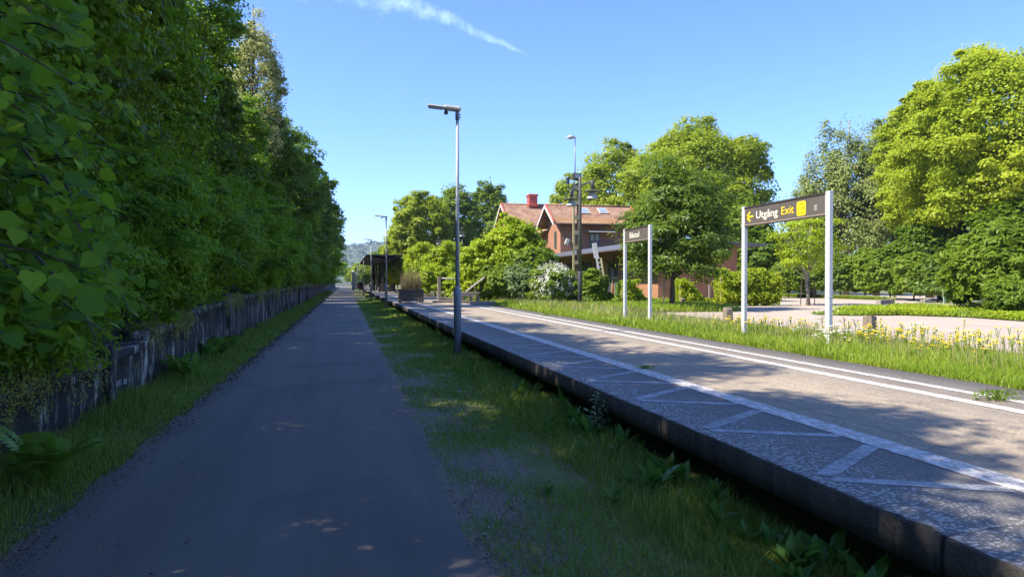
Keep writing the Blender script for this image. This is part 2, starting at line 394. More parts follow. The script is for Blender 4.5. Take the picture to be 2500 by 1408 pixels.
dark = t.mix(lich, dark, (.44, .43, .40, 1))
base = t.mix(t.ramp(n2, [(.72, 0), (.76, .4)]), base, (.55, .5, .42, 1))
side = t.math('GREATER_THAN', t.math('ADD', X, t.math('MULTIPLY', t.noise(p, 6, 2), .03)), 3.60)
c_ = t.mix(side, dark, base)
# joints across every 2.8 m and one along
jy = t.math('ABSOLUTE', t.math('SUBTRACT', t.math('FRACT', t.math('DIVIDE', t.math('ADD', Y, t.math('MULTIPLY', t.math('SUBTRACT', t.noise(p, 3, 3), .5), .12)), 2.8)), .895))
jx = t.math('ABSOLUTE', t.math('SUBTRACT', t.math('ADD', X, t.math('MULTIPLY', t.math('SUBTRACT', t.noise(p, 2, 3), .5), .06)), 4.05))
far = t.math('GREATER_THAN', X, 3.8)
j = t.math('MAXIMUM', t.math('MULTIPLY', t.math('LESS_THAN', jy, .0035), .75), t.math('MULTIPLY', t.math('LESS_THAN', jx, .008), .7))
c_ = t.mix(t.math('MULTIPLY', j, t.ramp(t.noise(p, 5, 2), [(.35, .3), (.55, 1)])), c_, (.055, .045, .035, 1))
strip_b = t.math('GREATER_THAN', X, t.math('ADD', 6.55, t.math('MULTIPLY', n1, .25)))
c_ = t.mix(t.math('MULTIPLY', strip_b, .55), c_, (.22, .18, .14, 1))
t.put(b.inputs['Base Color'], c_); b.inputs['Roughness'].default_value = .85
bump(t, b, t.math('ADD', t.math('ADD', n2, t.math('MULTIPLY', n6, .6)), t.math('MULTIPLY', j, -2)), .55, .012)
M_PAVE = m
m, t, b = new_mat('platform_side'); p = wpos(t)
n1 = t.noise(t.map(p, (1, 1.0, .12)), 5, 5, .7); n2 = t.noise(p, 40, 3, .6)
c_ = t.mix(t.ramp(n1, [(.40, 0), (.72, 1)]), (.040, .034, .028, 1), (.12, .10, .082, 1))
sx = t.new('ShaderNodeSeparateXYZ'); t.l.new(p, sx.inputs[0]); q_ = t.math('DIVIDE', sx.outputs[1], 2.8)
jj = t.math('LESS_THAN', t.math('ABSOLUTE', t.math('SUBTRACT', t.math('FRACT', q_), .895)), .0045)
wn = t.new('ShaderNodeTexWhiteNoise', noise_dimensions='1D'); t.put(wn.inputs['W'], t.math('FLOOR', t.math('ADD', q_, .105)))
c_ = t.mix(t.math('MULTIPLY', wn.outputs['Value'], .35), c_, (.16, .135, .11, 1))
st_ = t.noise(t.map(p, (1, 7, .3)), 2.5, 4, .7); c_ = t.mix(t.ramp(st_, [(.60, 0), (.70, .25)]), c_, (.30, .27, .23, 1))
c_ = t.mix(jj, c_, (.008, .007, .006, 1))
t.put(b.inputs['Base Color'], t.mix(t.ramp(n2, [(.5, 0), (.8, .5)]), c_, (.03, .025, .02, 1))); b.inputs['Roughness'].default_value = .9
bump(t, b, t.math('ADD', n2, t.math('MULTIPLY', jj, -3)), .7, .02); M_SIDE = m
rng = np.random.default_rng(5)
ysp = np.concatenate([np.arange(-1, 16, .06), np.arange(16, 122, 1.0)])
V = []; NS = 9
for y in ysp:
    e = pedge(y) + (rng.normal() * .0025 if y < 16 else 0)
    chip = 0.0
    if 2.45 < y < 2.95: chip = .035 * abs(math.sin((y - 2.45) * 13) * math.sin(y * 31)) 
    w_ = rng.normal() * .0015 if y < 16 else 0
    dz = rng.normal() * .0025 if y < 16 else 0
    V += [[3.28, y, ZP - .20], [e + .01, y, ZP - .20], [e + w_, y, ZP - .12], [e + chip * .6, y, ZP - .014 - chip * .5], [e + .008 + chip, y, ZP - .003 + dz],
          [e + .05 + chip, y, ZP], [5, y, ZP], [7.05 + .05 * math.sin(y * 2.1), y, ZP], [7.07 + .05 * math.sin(y * 2.1), y, ZP - .2]]
n = len(ysp); Fc = []
for i in range(n - 1):
    for k in range(NS - 1): a = i * NS + k; Fc.append([a, a + 1, a + NS + 1, a + NS])
V = np.array(V); Fc = np.array(Fc)
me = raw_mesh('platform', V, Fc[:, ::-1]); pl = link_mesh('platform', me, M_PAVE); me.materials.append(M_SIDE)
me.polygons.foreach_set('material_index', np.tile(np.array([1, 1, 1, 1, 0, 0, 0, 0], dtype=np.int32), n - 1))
tag(pl, 'long weathered concrete station platform with lichen spotted dark edge beside the cycle path', 'platform')
m_ = MB(); m_.box((3.28, -1, -.06), (3.5, 122, ZP - .205)); m_.build('foundation_wall', plain('void_shade', (.03, .027, .024), (.015, .014, .012), 4, .95), pl)  # shade of the void under the slab put into the wall's near-black colour
# end wall of platform
m_ = MB(); m_.box((2.52, 122.0, -.06), (7.05, 122.15, ZP)); m_.build('end_wall', M_SIDE, pl)

# painted markings of the platform
m, t, b = new_mat('road_paint'); p = wpos(t)
n1 = t.noise(t.map(p, (2, 1, 1)), 9, 6, .8); n2 = t.noise(p, 60, 3, .7); n3 = t.noise(t.map(p, (1, 9, 1)), 22, 3, .6)
wear = t.math('ADD', t.math('MULTIPLY', n1, .6), t.math('MULTIPLY', n3, .4))
wh = t.mix(t.ramp(n2, [(.3, 0), (.8, .4)]), (.78, .76, .72, 1), (.50, .47, .43, 1))
t.put(b.inputs['Base Color'], t.mix(t.ramp(wear, [(.44, 1.0), (.56, .06)]), wh, (.27, .235, .19, 1))); b.inputs['Roughness'].default_value = .75
bump(t, b, n2, .4, .01); M_PAINT = m
m, t, b = new_mat('worn_paint'); p = wpos(t)
n1 = t.noise(p, 8, 5, .8); n2 = t.noise(p, 50, 3, .7)
t.put(b.inputs['Base Color'], t.mix(t.ramp(t.math('ADD', t.math('MULTIPLY', n1, .5), t.math('MULTIPLY', n2, .5)), [(.40, 1), (.58, 0)]), (.42, .42, .42, 1), (.15, .14, .13, 1)))
b.inputs['Roughness'].default_value = .8; M_PAINT2 = m
pm = empty('platform_markings', (4, 4, ZP)); pm['kind'] = 'structure'
def mark(pts, mat=M_PAINT, z=ZP + .004, name='painted_line'):
    m_ = MB()
    for q in pts: m_.poly([(a - 4, b_ - 4, z - ZP) for a, b_ in q])
    return m_.build(name, mat, pm)
def longline(x0, x1, ya, yb, st=1.5):
    q = []; y = ya
    rg = random.Random(int(x0 * 100))
    w0 = [rg.uniform(-.008, .008), rg.uniform(-.008, .008)]
    while y < yb:
        y2 = min(yb, y + st * (1 if y < 20 else 5)); w1 = [rg.uniform(-.008, .008), rg.uniform(-.008, .008)]
        q.append([(x0 + w0[0], y), (x1 + w0[1], y), (x1 + w1[1], y2), (x0 + w1[0], y2)]); y = y2; w0 = w1
    return q
mark(longline(3.58, 3.80, -1, 100)); mark(longline(5.70, 5.87, -1, 34)); mark(longline(6.20, 6.33, -1, 34))
zz = []
for k in range(-2, 7):
    y0 = 4.74 + 1.34 * k; wd = .05 if k > 1 else .055
    for (dy, x_) in ((.58, 3.57), (-.44, 3.57)):
        a = Vector((2.74, y0 + (.03 if dy > 0 else -.03))); b_ = Vector((x_, y0 + dy)); d = (b_ - a).normalized(); nrm = Vector((-d.y, d.x)) * wd
        zz.append([tuple(a + nrm), tuple(a - nrm), tuple(b_ - nrm), tuple(b_ + nrm)])
mark(zz, M_PAINT2, ZP + .003, 'zigzag_marking')

# bank behind the retaining wall
def wtop(y):
    pts = [(-5, .55), (5.5, .60), (7.8, .66), (7.81, .60), (10.8, .74), (10.9, .86), (14, .95), (14.1, 1.06), (20, 1.18), (34, 1.25), (60, 1.3), (200, 1.2)]
    for (a, za), (b_, zb) in zip(pts, pts[1:]):
        if y <= b_: return za + (zb - za) * (y - a) / (b_ - a)
    return 1.2
WX = -2.86
V = []; yb = list(np.arange(-5, 60, 1.0)) + list(np.arange(60, 200, 5.0)); prof = [(0.0, 0), (.9, .35), (2.2, 1.0), (4.5, 2.0), (9, 2.8), (30, 3.4), (300, 4)]
rng = np.random.default_rng(2)
for y in yb:
    for dx, dz in prof: V.append([WX - .32 - dx, y, wtop(y) - .05 + dz + (rng.normal() * .06 if dx > 0 else 0)])
k = len(prof); Fc = [[i * k + j, i * k + j + 1, (i + 1) * k + j + 1, (i + 1) * k + j] for i in range(len(yb) - 1) for j in range(k - 1)]
bk = link_mesh('embankment', raw_mesh('embankment', np.array(V), np.array(Fc)), plain('bank_soil', (.035, .045, .015), (.06, .045, .03), 3, .95, world=True)); bk['kind'] = 'structure'

# retaining wall
m, t, b = new_mat('wall_concrete'); p = wpos(t)
st = t.noise(t.map(p, (3, 1.25, .30)), 3.2, 8, .8); st2 = t.noise(t.map(p, (2, 3, .5)), 2, 5, .75); n2 = t.noise(p, 30, 4, .7); n3 = t.noise(p, 1.1, 4, .6); n4 = t.noise(p, 4, 4, .7)
c_ = t.mix(t.ramp(st, [(.51, 0), (.60, 1)]), (.030, .027, .024, 1), (.58, .54, .46, 1))
c_ = t.mix(t.ramp(st2, [(.42, .9), (.56, 0)]), c_, (.020, .018, .016, 1))
c_ = t.mix(t.ramp(n3, [(.56, 0), (.70, .7)]), c_, (.055, .04, .022, 1))
c_ = t.mix(t.ramp(n4, [(.57, 0), (.67, .85)]), c_, (.10, .115, .02, 1))
c_ = t.mix(t.ramp(n2, [(.66, 0), (.72, .55)]), c_, (.36, .35, .32, 1))
t.put(b.inputs['Base Color'], c_); b.inputs['Roughness'].default_value = .92; bump(t, b, t.math('ADD', st, n2), .6, .02)
M_WALL = m
V = []; yw = sorted(set([round(v, 2) for v in list(np.arange(-5, 40, .5)) + list(np.arange(40, 200, 5))] + [7.8, 7.81, 10.8, 10.9, 14, 14.1]))
for y in yw:
    z = wtop(y); j1 = .012 * math.sin(y * 2.3); V += [[WX - .02, y, -.05], [WX + j1, y, z * .5], [WX - .01, y, z - .10], [WX + .05, y, z - .10], [WX + .05, y, z], [WX - .34, y, z + .01], [WX - .34, y, -.05]]
Fc = [[i * 7 + j, i * 7 + (j + 1) % 7, (i + 1) * 7 + (j + 1) % 7, (i + 1) * 7 + j] for i in range(len(yw) - 1) for j in range(7)]
me = raw_mesh('retaining_wall', np.array(V), np.array(Fc)); rw = link_mesh('retaining_wall', me, M_WALL)
tag(rw, 'low blackened concrete retaining wall with pale lime streaks and moss, left of the path', 'retaining wall')
for y in (9.2, 17.9, 26.5, 35, 43.5, 52):
    MB().box((WX - .1, y - .10, -.05), (WX + .10, y + .10, wtop(y) + .16), .015).build('pilaster', M_WALL, rw)

# far forested hill
rng = np.random.default_rng(11); V = []; nx, ny = 90, 14
for j in range(ny):
    for i in range(nx):
        x = -700 + i * 20; y = 1150 + j * 40; f = j / (ny - 1)
        z = math.sin(min(1, f * 1.15) * PI / 2) * (74 + 9 * math.sin(x * .006 + .6) + 5 * math.sin(x * .021)) + rng.normal() * 2.2 * (f > 0)
        V.append([x, y, z - 2])
Fc = [[j * nx + i, j * nx + i + 1, (j + 1) * nx + i + 1, (j + 1) * nx + i] for j in range(ny - 1) for i in range(nx - 1)]
hl = link_mesh('hills', raw_mesh('hills', np.array(V), np.array(Fc)), plain('far_wood', (.035, .060, .028), (.065, .10, .04), .06, 1, world=True, bmp=1)); hl['kind'] = 'structure'
rngh = np.random.default_rng(12); Vh = np.array(V)
sel = rngh.integers(0, len(Vh), 3600); P = Vh[sel] + rngh.normal(size=(3600, 3)) * np.array([9, 16, 2.2]); keep = (P[:, 0] > -120) & (P[:, 0] < 600); P = P[keep]
pp, nn_ = [], []
P2 = np.repeat(P, 16, 0); E = norm(rngh.normal(size=(len(P2), 3))); E[:, 2] = np.abs(E[:, 2])
o = leaves('hill_forest', P2 + E * np.array([6, 6, 7]), E + np.array([0, 0, .3]), rngh.uniform(3, 6, len(P2)), leaf_mat('leaf_far', (.03, .06, .03), (.05, .09, .04), (.08, .12, .05), .1, patch=.02), rng=rngh)
tag(o, 'wooded hillside far away at the end of the path, blue with distance', 'forest', kind='stuff')

# ------------------------------------------------------------------ metal and wood
M_GALV = plain('galvanised', (.40, .42, .44), (.28, .30, .32), 14, .55, .35, spec=.5, bmp=.1)
M_GALVD = plain('painted_grey', (.22, .25, .28), (.17, .19, .22), 9, .5, .1)
M_HEAD = plain('lamp_grey', (.50, .48, .44), (.40, .38, .35), 12, .5, .1)
M_GLASS = plain('lamp_glass', (.30, .31, .32), (.2, .2, .22), 3, .15)
M_BLACK = plain('black_metal', (.035, .035, .038), (.06, .055, .05), 12, .5, .2)
M_WOODG = plain('grey_wood', (.33, .28, .235), (.16, .135, .115), 10, .85, bmp=.5, stretch=(1, 1, 4))
M_WOODGX = plain('grey_wood_plank', (.36, .31, .26), (.17, .14, .12), 12, .85, bmp=.5, stretch=(.4, .4, 4))
M_WOODD = plain('dark_wood', (.14, .11, .09), (.07, .055, .045), 12, .8, bmp=.4, stretch=(1, 1, 5))

# ------------------------------------------------------------------ street lamps along the path
def make_lamp():
    root = empty('street_lamp')
    MB().lathe([(.078, -.15), (.082, 1.30), (.086, 1.32), (.086, 1.36), (.06, 1.46), (.056, 1.5)], 20).build('base_sleeve', M_GALVD, root)
    MB().lathe([(.048, 1.46), (.036, 3.4), (.030, 5.05)], 16).build('pole', M_GALV, root)
    m = MB(); m.lathe([(.045, 5.03), (.045, 5.17), (.038, 5.2)], 14); m.box((.03, -.01, 5.07), (.075, .01, 5.09)); m.box((.03, -.01, 5.13), (.075, .01, 5.15)); m.build('collar', M_GALVD, root)
    h = MB()
    rt = Matrix.Rotation(R(5), 3, 'Y')
    h.box((-.30, -.10, 5.21), (.07, .10, 5.30), .03, rt, (0, 0, 5.2)); h.box((-.63, -.085, 5.225), (-.28, .085, 5.275), .02, rt, (0, 0, 5.2))
    hd = h.build('lamp_head', M_HEAD, root)
    g = MB(); g.box((-.61, -.07, 5.212), (-.32, .07, 5.224), 0, rt, (0, 0, 5.2)); g.build('diffuser', M_GLASS, hd)
    e = MB(); e.lathe([(.04, 5.14), (.045, 5.19), (.03, 5.21)], 12, (-.24, 0, 0)); e.build('sensor', M_BLACK, hd)
    return root
lamp = make_lamp()
lab = ['tall grey steel street lamp nearest the camera, beside the platform edge', 'grey street lamp, second along the path, just left of the slatted planter',
       'thin grey street lamp in front of the left posts of the platform shelter', 'thin distant street lamp at the left corner of the shelter roof',
       'tiny far street lamp against the dark trees left of the shelter', 'farthest street lamp pole of the row, beyond the shelter']
for i, (px, py, zc) in enumerate([(1117, 0, 14.4), (943, 0, 38.2), (906, 0, 59), (888, 0, 81), (878.5, 0, 110), (872.5, 0, 136)]):
    o = lamp if i == 0 else copy_tree(lamp)
    X = (px - 845) * zc / F * .972; o.location = (X, zc * .985 - X * .24 + .15, 0)
    q = AD(px, 687, zc); o.location = (q.x, q.y, 0); o.rotation_euler.z = R([-4, 2, 0, 1, -2, 0][i])
    tag(o, lab[i], 'street lamp', 'street lamps along the cycle path')

# ------------------------------------------------------------------ signs
M_POST = plain('sign_post_grey', (.50, .51, .52), (.43, .44, .45), 30, .5, .0)
M_SIGN = plain('sign_brown', (.105, .092, .080), (.085, .075, .066), 5, .55)
M_FRAME = plain('sign_frame', (.03, .025, .022), (.05, .04, .03), 8, .5)
M_RIM = plain('weathered_rim', (.42, .34, .25), (.14, .12, .1), 26, .7, stretch=(1, 3, 1))
M_WHITE = plain('lettering_white', (.82, .78, .66), (.74, .70, .58), 20, .5)
M_YEL = plain('lettering_yellow', (.86, .58, .012), (.80, .52, .01), 20, .5)
def text_mesh(name, body, width, cap, mat, bold=.002):
    cu = bpy.data.curves.new(name, 'FONT'); cu.body = body; cu.size = 1; cu.extrude = .004; cu.offset = bold; cu.resolution_u = 4
    o = bpy.data.objects.new(name, cu); col.objects.link(o)
    dg = bpy.context.evaluated_depsgraph_get(); me = bpy.data.meshes.new_from_object(o.evaluated_get(dg)); bpy.data.objects.remove(o)
    me.name = name; V = np.zeros(len(me.vertices) * 3); me.vertices.foreach_get('co', V); V = V.reshape(-1, 3)
    x0, x1 = V[:, 0].min(), V[:, 0].max(); V[:, 0] = (V[:, 0] - x0) / (x1 - x0) * width; V[:, 1] *= cap / .729; V[:, 2] *= 1
    me.vertices.foreach_set('co', V.ravel()); me.update(); return link_mesh(name, me, mat)
def wall_text(o, parent, X, y, z):
    o.parent = parent; o.matrix_local = Matrix(((0, 0, -1, X), (-1, 0, 0, y), (0, 1, 0, z), (0, 0, 0, 1)))
SX = 8.0
def Yw(px): return AX(px, 600, SX).y
def post_sign(name, label, pxl, pxr, group=None):
    yl, yr = Yw(pxl), Yw(pxr); root = empty(name, (SX, (yl + yr) / 2, ZR)); tag(root, label, 'sign', group); yc = (yl + yr) / 2
    for y in (yr, yl):
        p = MB().box((-.035, y - yc - .055, -.3), (.035, y - yc + .055, 2.74), .004)
        p.box((-.038, y - yc - .058, .93), (.038, y - yc + .058, .938)); p.build('post', M_POST, root)
    a, b_ = yr - yc + .05, yl - yc - .05
    pn = MB().box((-.030, a, 2.345), (.030, b_, 2.695)).build('panel', M_SIGN, root)
    f = MB(); f.box((-.040, a, 2.69), (.040, b_, 2.725)); f.box((-.036, a + .001, 2.325), (.036, b_ - .001, 2.3445)); f.build('frame', M_FRAME, root)
    f = MB(); f.box((-.034, a + .002, 2.345), (-.0303, b_ - .002, 2.362)); f.box((-.034, a + .002, 2.362), (-.0303, a + .016, 2.69)); f.build('weathered_rim', M_RIM, pn)
    return root, pn, yc
XF = -.0302
def on_panel(px): return Yw(px)
s1, p1, yc = post_sign('platform_sign', 'brown exit sign with yellow arrow and pictogram on two grey steel posts', 1817.5, 2024)
def line_mb(m, a, b_, w_):           # bar on the sign face in (y, z)
    a = Vector(a); b_ = Vector(b_); d = (b_ - a).normalized(); n_ = Vector((-d.y, d.x)) * w_ / 2; pts = []
    for c_, s0 in ((b_, 1), (a, -1)):
        for k in range(7):
            an = -PI / 2 + PI * k / 6; v = c_ + (d * math.cos(an) + Vector((-d.y, d.x)) * math.sin(an)) * (w_ / 2) * s0; pts.append((XF, v.x, v.y))
    m.poly(pts, (-.003, 0, 0))
def Zc(px, py): return AX(px, py, SX).z - ZR
ya, yb_ = on_panel(1826) - yc, on_panel(1841) - yc; zm = 2.515
m = MB(); line_mb(m, (ya - .012, zm), (yb_, zm), .035); m.build('arrow_shaft', M_YEL, p1)
m = MB(); line_mb(m, (ya, zm), (on_panel(1834) - yc, zm + .09), .036); m.build('arrow_head', M_YEL, p1)
m = MB(); line_mb(m, (ya, zm), (on_panel(1834) - yc, zm - .09), .036); m.build('arrow_head', M_YEL, p1)
y0, y1 = on_panel(1849.5), on_panel(1902); wall_text(text_mesh('lettering', 'Utgång', y0 - y1, .155, M_WHITE), p1, XF, y0 - yc, 2.455)
y0, y1 = on_panel(1911), on_panel(1941.5); wall_text(text_mesh('lettering', 'Exit', y0 - y1, .155, M_YEL), p1, XF, y0 - yc, 2.455)
y0, y1 = on_panel(1948.5) - yc, on_panel(1970.5) - yc; z0, z1 = 2.385, 2.645; r_ = .045; pts = []
for (cy_, cz_, a0) in ((y0 - r_, z1 - r_, 0), (y1 + r_, z1 - r_, 90), (y1 + r_, z0 + r_, 180), (y0 - r_, z0 + r_, 270)):
    for k in range(6): an = R(a0 + 18 * k); pts.append((XF, cy_ + r_ * math.cos(an), cz_ + r_ * math.sin(an)))
m = MB(); m.poly(pts, (-.003, 0, 0)); ic = m.build('pictogram', M_YEL, p1)
M_SIGN2 = plain('pictogram_brown', (.10, .07, .02), (.08, .06, .02), 9, .5)
m = MB(); W_ = y0 - y1
def sb(u0, v0, u1, v1): m.box((XF - .0045, y0 - u1 * W_, z0 + v0 * .26), (XF - .0031, y0 - u0 * W_, z0 + v1 * .26))
sb(.20, .80, .72, .835); sb(.20, .165, .72, .20); sb(.185, .165, .22, .835); sb(.70, .66, .735, .835); sb(.70, .165, .735, .34)
sb(.50, .485, .72, .52)
m.poly([(XF - .0032, y0 - .70 * W_, z0 + .42 * .26), (XF - .0032, y0 - .70 * W_, z0 + .59 * .26), (XF - .0032, y0 - .84 * W_, z0 + .505 * .26)], (-.0012, 0, 0))
m.build('door_symbol', M_SIGN2, ic)
y0, y1 = on_panel(1990.5) - yc, on_panel(1998) - yc
MB().box((XF - .0015, y1, 2.44), (XF + .0005, y0, 2.54), .0).build('sticker', plain('sticker_grey', (.30, .28, .24), (.16, .15, .13), 40, .8), p1)
s2, p2, yc = post_sign('platform_sign', 'brown station name sign on two grey posts, left of the sapling', 1526, 1587)
y0, y1 = on_panel(1540), on_panel(1563); wall_text(text_mesh('lettering', 'Båstad', y0 - y1, .165, M_WHITE, .0), p2, XF, y0 - yc, 2.45)

# ------------------------------------------------------------------ bell lanterns
M_BELL = plain('bell_cream', (.50, .49, .42), (.40, .39, .34), 8, .45)
M_DISC = plain('disc_olive', (.34, .34, .24), (.26, .26, .19), 8, .5)
def bell(parent, x, y, z):            # z = height of the disc
    c = MB().lathe([(.05, z + .02), (.08, z + .03), (.08, z + .40), (.045, z + .44)], 16, (x, y, 0)).build('lamp_housing', M_BLACK, parent)
    m = MB(); m.lathe([(.08, z - .012), (.37, z - .02), (.40, z - .005), (.38, z + .004), (.08, z + .02)], 28, (x, y, 0)); m.build('reflector_disc', M_DISC, parent)
    m = MB(); m.lathe([(.10, z - .02), (.14, z - .08), (.185, z - .17), (.245, z - .30), (.25, z - .33), (.235, z - .335), (.17, z - .18), (.05, z - .06)], 28, (x, y, 0)); m.build('lamp_bell', M_BELL, parent)
q = AD(1416, 687, 30); root = empty('station_lantern', (q.x, q.y, ZR)); tag(root, 'black twin lantern post with two cream bell lamps on a crossbar, in the grass', 'lantern', 'bell lanterns at the back of the platform')
M_LP = plain('lantern_black', (.075, .075, .085), (.055, .055, .06), 10, .45, .1)
MB().lathe([(.10, -.2), (.105, 1.55), (.085, 1.62), (.075, 1.65)], 20).build('base_sleeve', M_LP, root)
MB().lathe([(.078, 1.6), (.062, 5.75), (.05, 5.8)], 16).build('pole', plain('pole_grey', (.16, .15, .14), (.12, .11, .10), 8, .5, .1), root)
MB().tube([(.07, 1.40, 5.45), (.06, .4, 5.46), (.06, -.4, 5.46), (.07, -1.40, 5.45)], .035, 10).build('crossbar', M_LP, root)
for s_y in (-1.38, 1.38): bell(root, .07, s_y, 5.02)
def single_lantern(px, zc, h, label, wood=False):
    q = AD(px, 687, zc); r = empty('station_lantern', (q.x, q.y, ZR)); tag(r, label, 'lantern', 'bell lanterns at the back of the platform')
    MB().lathe([(.09, -.2), (.10, 1.5), (.075, 1.6)], 12).build('base_sleeve', plain('brown_sleeve', (.28, .20, .13), (.2, .15, .1), 8, .7) if wood else M_LP, r)
    MB().lathe([(.055, 1.55), (.045, h - .25)], 10).build('pole', M_BLACK, r)
    bell(r, 0, 0, h - .05); return r
single_lantern(1128.5, 56, 5.3, 'black single bell lantern behind the timber press frame, right of the nearest street lamp')
single_lantern(1071, 68.5, 5.35, 'black single bell lantern whose lower pole is hidden in the yellow green shrubs')
single_lantern(1039, 80.5, 5.3, 'black single bell lantern with brown lower sleeve, right of the planter', True)
single_lantern(980, 108, 5.3, 'small bell lantern just right of the shelter roof')
single_lantern(971, 118, 5.1, 'farthest bell lantern, touching the right tip of the shelter roof')

# ------------------------------------------------------------------ yellow lattice mast with floodlight
q = AD(1406, 687, 34); root = empty('lattice_mast', (q.x, q.y, ZR)); tag(root, 'pale yellow steel lattice mast topped by a thin pole with road lamp and floodlight box', 'mast')
M_MAST = plain('mast_yellow', (.46, .41, .20), (.30, .25, .13), 9, .6)
M_MASTB = plain('mast_brown', (.12, .09, .06), (.08, .06, .05), 9, .7)
for x_ in (-.12, .10):
    m = MB(); m.box((x_ - .045, -.05, 0), (x_ - .038, .05, 6.15)); m.box((x_ - .0375, -.05, 0), (x_ + .045, -.043, 6.15)); m.build('channel', M_MAST if x_ < 0 else M_MASTB, root)
for k in range(8): MB().box((-.12, -.062, .55 + k * .75), (.12, -.0505, .75 + k * .75)).build('batten', M_MAST, root)
MB().box((-.16, -.13, 6.28), (.24, .13, 6.62), .015).build('floodlight_box', M_BLACK, root)
MB().box((-.10, -.136, 6.38), (.18, -.1305, 6.58)).build('floodlight_glass', M_GLASS, root)
m = MB(); m.tube([(-.42, -.05, 5.9), (.1, 0, 6.12), (.1, 0, 6.3)], .02, 6); m.tube([(-.42, -.05, 5.9), (-.42, -.05, 6.1)], .02, 6); m.build('bracket', M_BLACK, root)
MB().box((-.50, -.10, 6.08), (-.36, .05, 6.40), .03).build('camera_housing', plain('blue_black', (.03, .04, .07), (.02, .02, .04), 5, .4), root)
MB().lathe([(.03, 6.6), (.028, 7.7), (.02, 8.38)], 10, (-.05, 0, 0)).build('top_pole', plain('pale_pole', (.55, .52, .46), (.42, .4, .36), 6, .5), root)
m = MB(); m.box((-.12, -.06, 8.36), (.0, .06, 8.46), .02); m.tube([(-.10, 0, 8.42), (-.30, 0, 8.42), (-.46, 0, 8.41)], [.06, .11, .05], 14); m.build('lamp_head', M_HEAD, root)
MB().box((-.55, -.06, 3.02), (-.36, .06, 3.34), .01, Matrix.Rotation(R(25), 3, 'Y'), (-.46, 0, 3.2)).build('small_spotlight', M_BELL, root)
m = MB(); m.tube([(-.4, 0, 3.15), (-.15, 0, 3.1)], .015, 6); m.build('spotlight_arm', M_MASTB, root)

# ------------------------------------------------------------------ planter with dry reeds
a = G(973, 740, ZP); b_ = G(1036, 741, ZP); pw = 1.30; root = empty('slatted_planter', (a.x + pw / 2 + .05, a.y + .65, ZP)); tag(root, 'square planter of dark brown slats on the platform holding tall dry grass', 'planter')
m = MB()
for k in range(5):
    z = .10 + k * .125
    for s_ in (-1, 1):
        m.box((-.66, s_ * .64 - .018, z), (.66, s_ * .64 + .018, z + .095), .004); m.box((s_ * .638 - .018, -.615, z), (s_ * .638 + .018, .615, z + .095), .004)
m.build('slats', M_WOODD, root)
for sx_ in (-1, 1):
    for sy_ in (-1, 1): MB().box((sx_ * .575 - .04, sy_ * .575 - .04, 0), (sx_ * .575 + .04, sy_ * .575 + .04, .70)).build('corner_post', M_WOODD, root)
m = MB(); m.box((-.70, -.70, .715), (.70, -.55, .745)); m.box((-.70, .55, .715), (.70, .70, .745)); m.box((-.70, -.549, .715), (-.55, .549, .745)); m.box((.55, -.549, .715), (.70, .549, .745)); m.build('top_rim', M_WOODD, root)
MB().box((-.60, -.60, .12), (.60, .60, .66)).build('soil', M_SOIL, root)
def blades(name, P, h, wd, mat, rng, lean=.35, seg2=True, parent=None):
    n = len(P); az = rng.uniform(0, 2 * PI, n); lz = rng.normal(size=n) * lean; dirx = np.cos(az); diry = np.sin(az)
    h = np.asarray(h); wd = np.asarray(wd); off = np.abs(lz) * h
    fa = rng.uniform(0, 2 * PI, n); bx, by = np.cos(fa) * wd / 2, np.sin(fa) * wd / 2
    def pt(f, k, wm): return np.stack([P[:, 0] + dirx * off * f ** 1.8 + k * bx * wm, P[:, 1] + diry * off * f ** 1.8 + k * by * wm, P[:, 2] + h * f * (1 - .12 * f * np.abs(lz))], 1)
    if seg2:
        V = np.stack([pt(0, -1, 1), pt(0, 1, 1), pt(.55, 1, .8), pt(.55, -1, .8), pt(1, 1, .15), pt(1, -1, .15)], 1); tf = np.array([[0, 1, 2, 3], [3, 2, 4, 5]])
    else:
        V = np.stack([pt(0, -1, 1), pt(0, 1, 1), pt(1, 1, .2), pt(1, -1, .2)], 1); tf = np.array([[0, 1, 2, 3]])
    k = V.shape[1]; Fc = (np.arange(n) * k)[:, None, None] + tf[None]
    return link_mesh(name, raw_mesh(name, V.reshape(-1, 3), Fc.reshape(-1, 4)), mat, parent)
M_DRY = leaf_mat('dry_grass', (.14, .11, .05), (.22, .18, .09), (.30, .25, .14), .3, (.4, .33, .15))
rng = np.random.default_rng(4); P = np.column_stack([rng.uniform(-.5, .5, 900), rng.uniform(-.5, .5, 900), np.full(900, .62)])
rd = blades('dry_reeds', P, rng.uniform(.5, 1.35, 900) * (1 - .35 * np.abs(P[:, 0])), np.full(900, .014), M_DRY, rng, .18)
rd.location = root.location; tag(rd, 'dry brown tall grass growing out of the slatted planter', 'plant', kind='stuff')

# ------------------------------------------------------------------ timber exercise frame and bench
zc_ = G(1077, 733, ZP); root = empty('press_frame', (G(1106, 734, ZP).x, zc_.y, ZP)); tag(root, 'grey timber frame of two posts joined by a pale bar, on the platform', 'exercise frame')
x0 = G(1077, 734, ZP).x - root.location.x; x1 = G(1137, 734, ZP).x - root.location.x
for x_ in (x0, x1): MB().box((x_ - .09, -.09, 0), (x_ + .09, .09, 1.45), .012).build('post', M_WOODG, root)
MB().tube([(x0 + .09, 0, 1.34), (x1 - .09, 0, 1.34)], .035, 12).build('bar', plain('bar_grey', (.5, .48, .46), (.4, .38, .36), 8, .5), root)
MB().box((x0 + .09, -.06, .0), (x1 - .09, .06, .14), .01).build('base_board', M_WOODGX, root)
bq = G(1138, 741, ZP); root = empty('sit_up_bench', (bq.x, bq.y + .6, ZP)); tag(root, 'low grey timber sit-up bench with a raised slanting plank', 'bench')
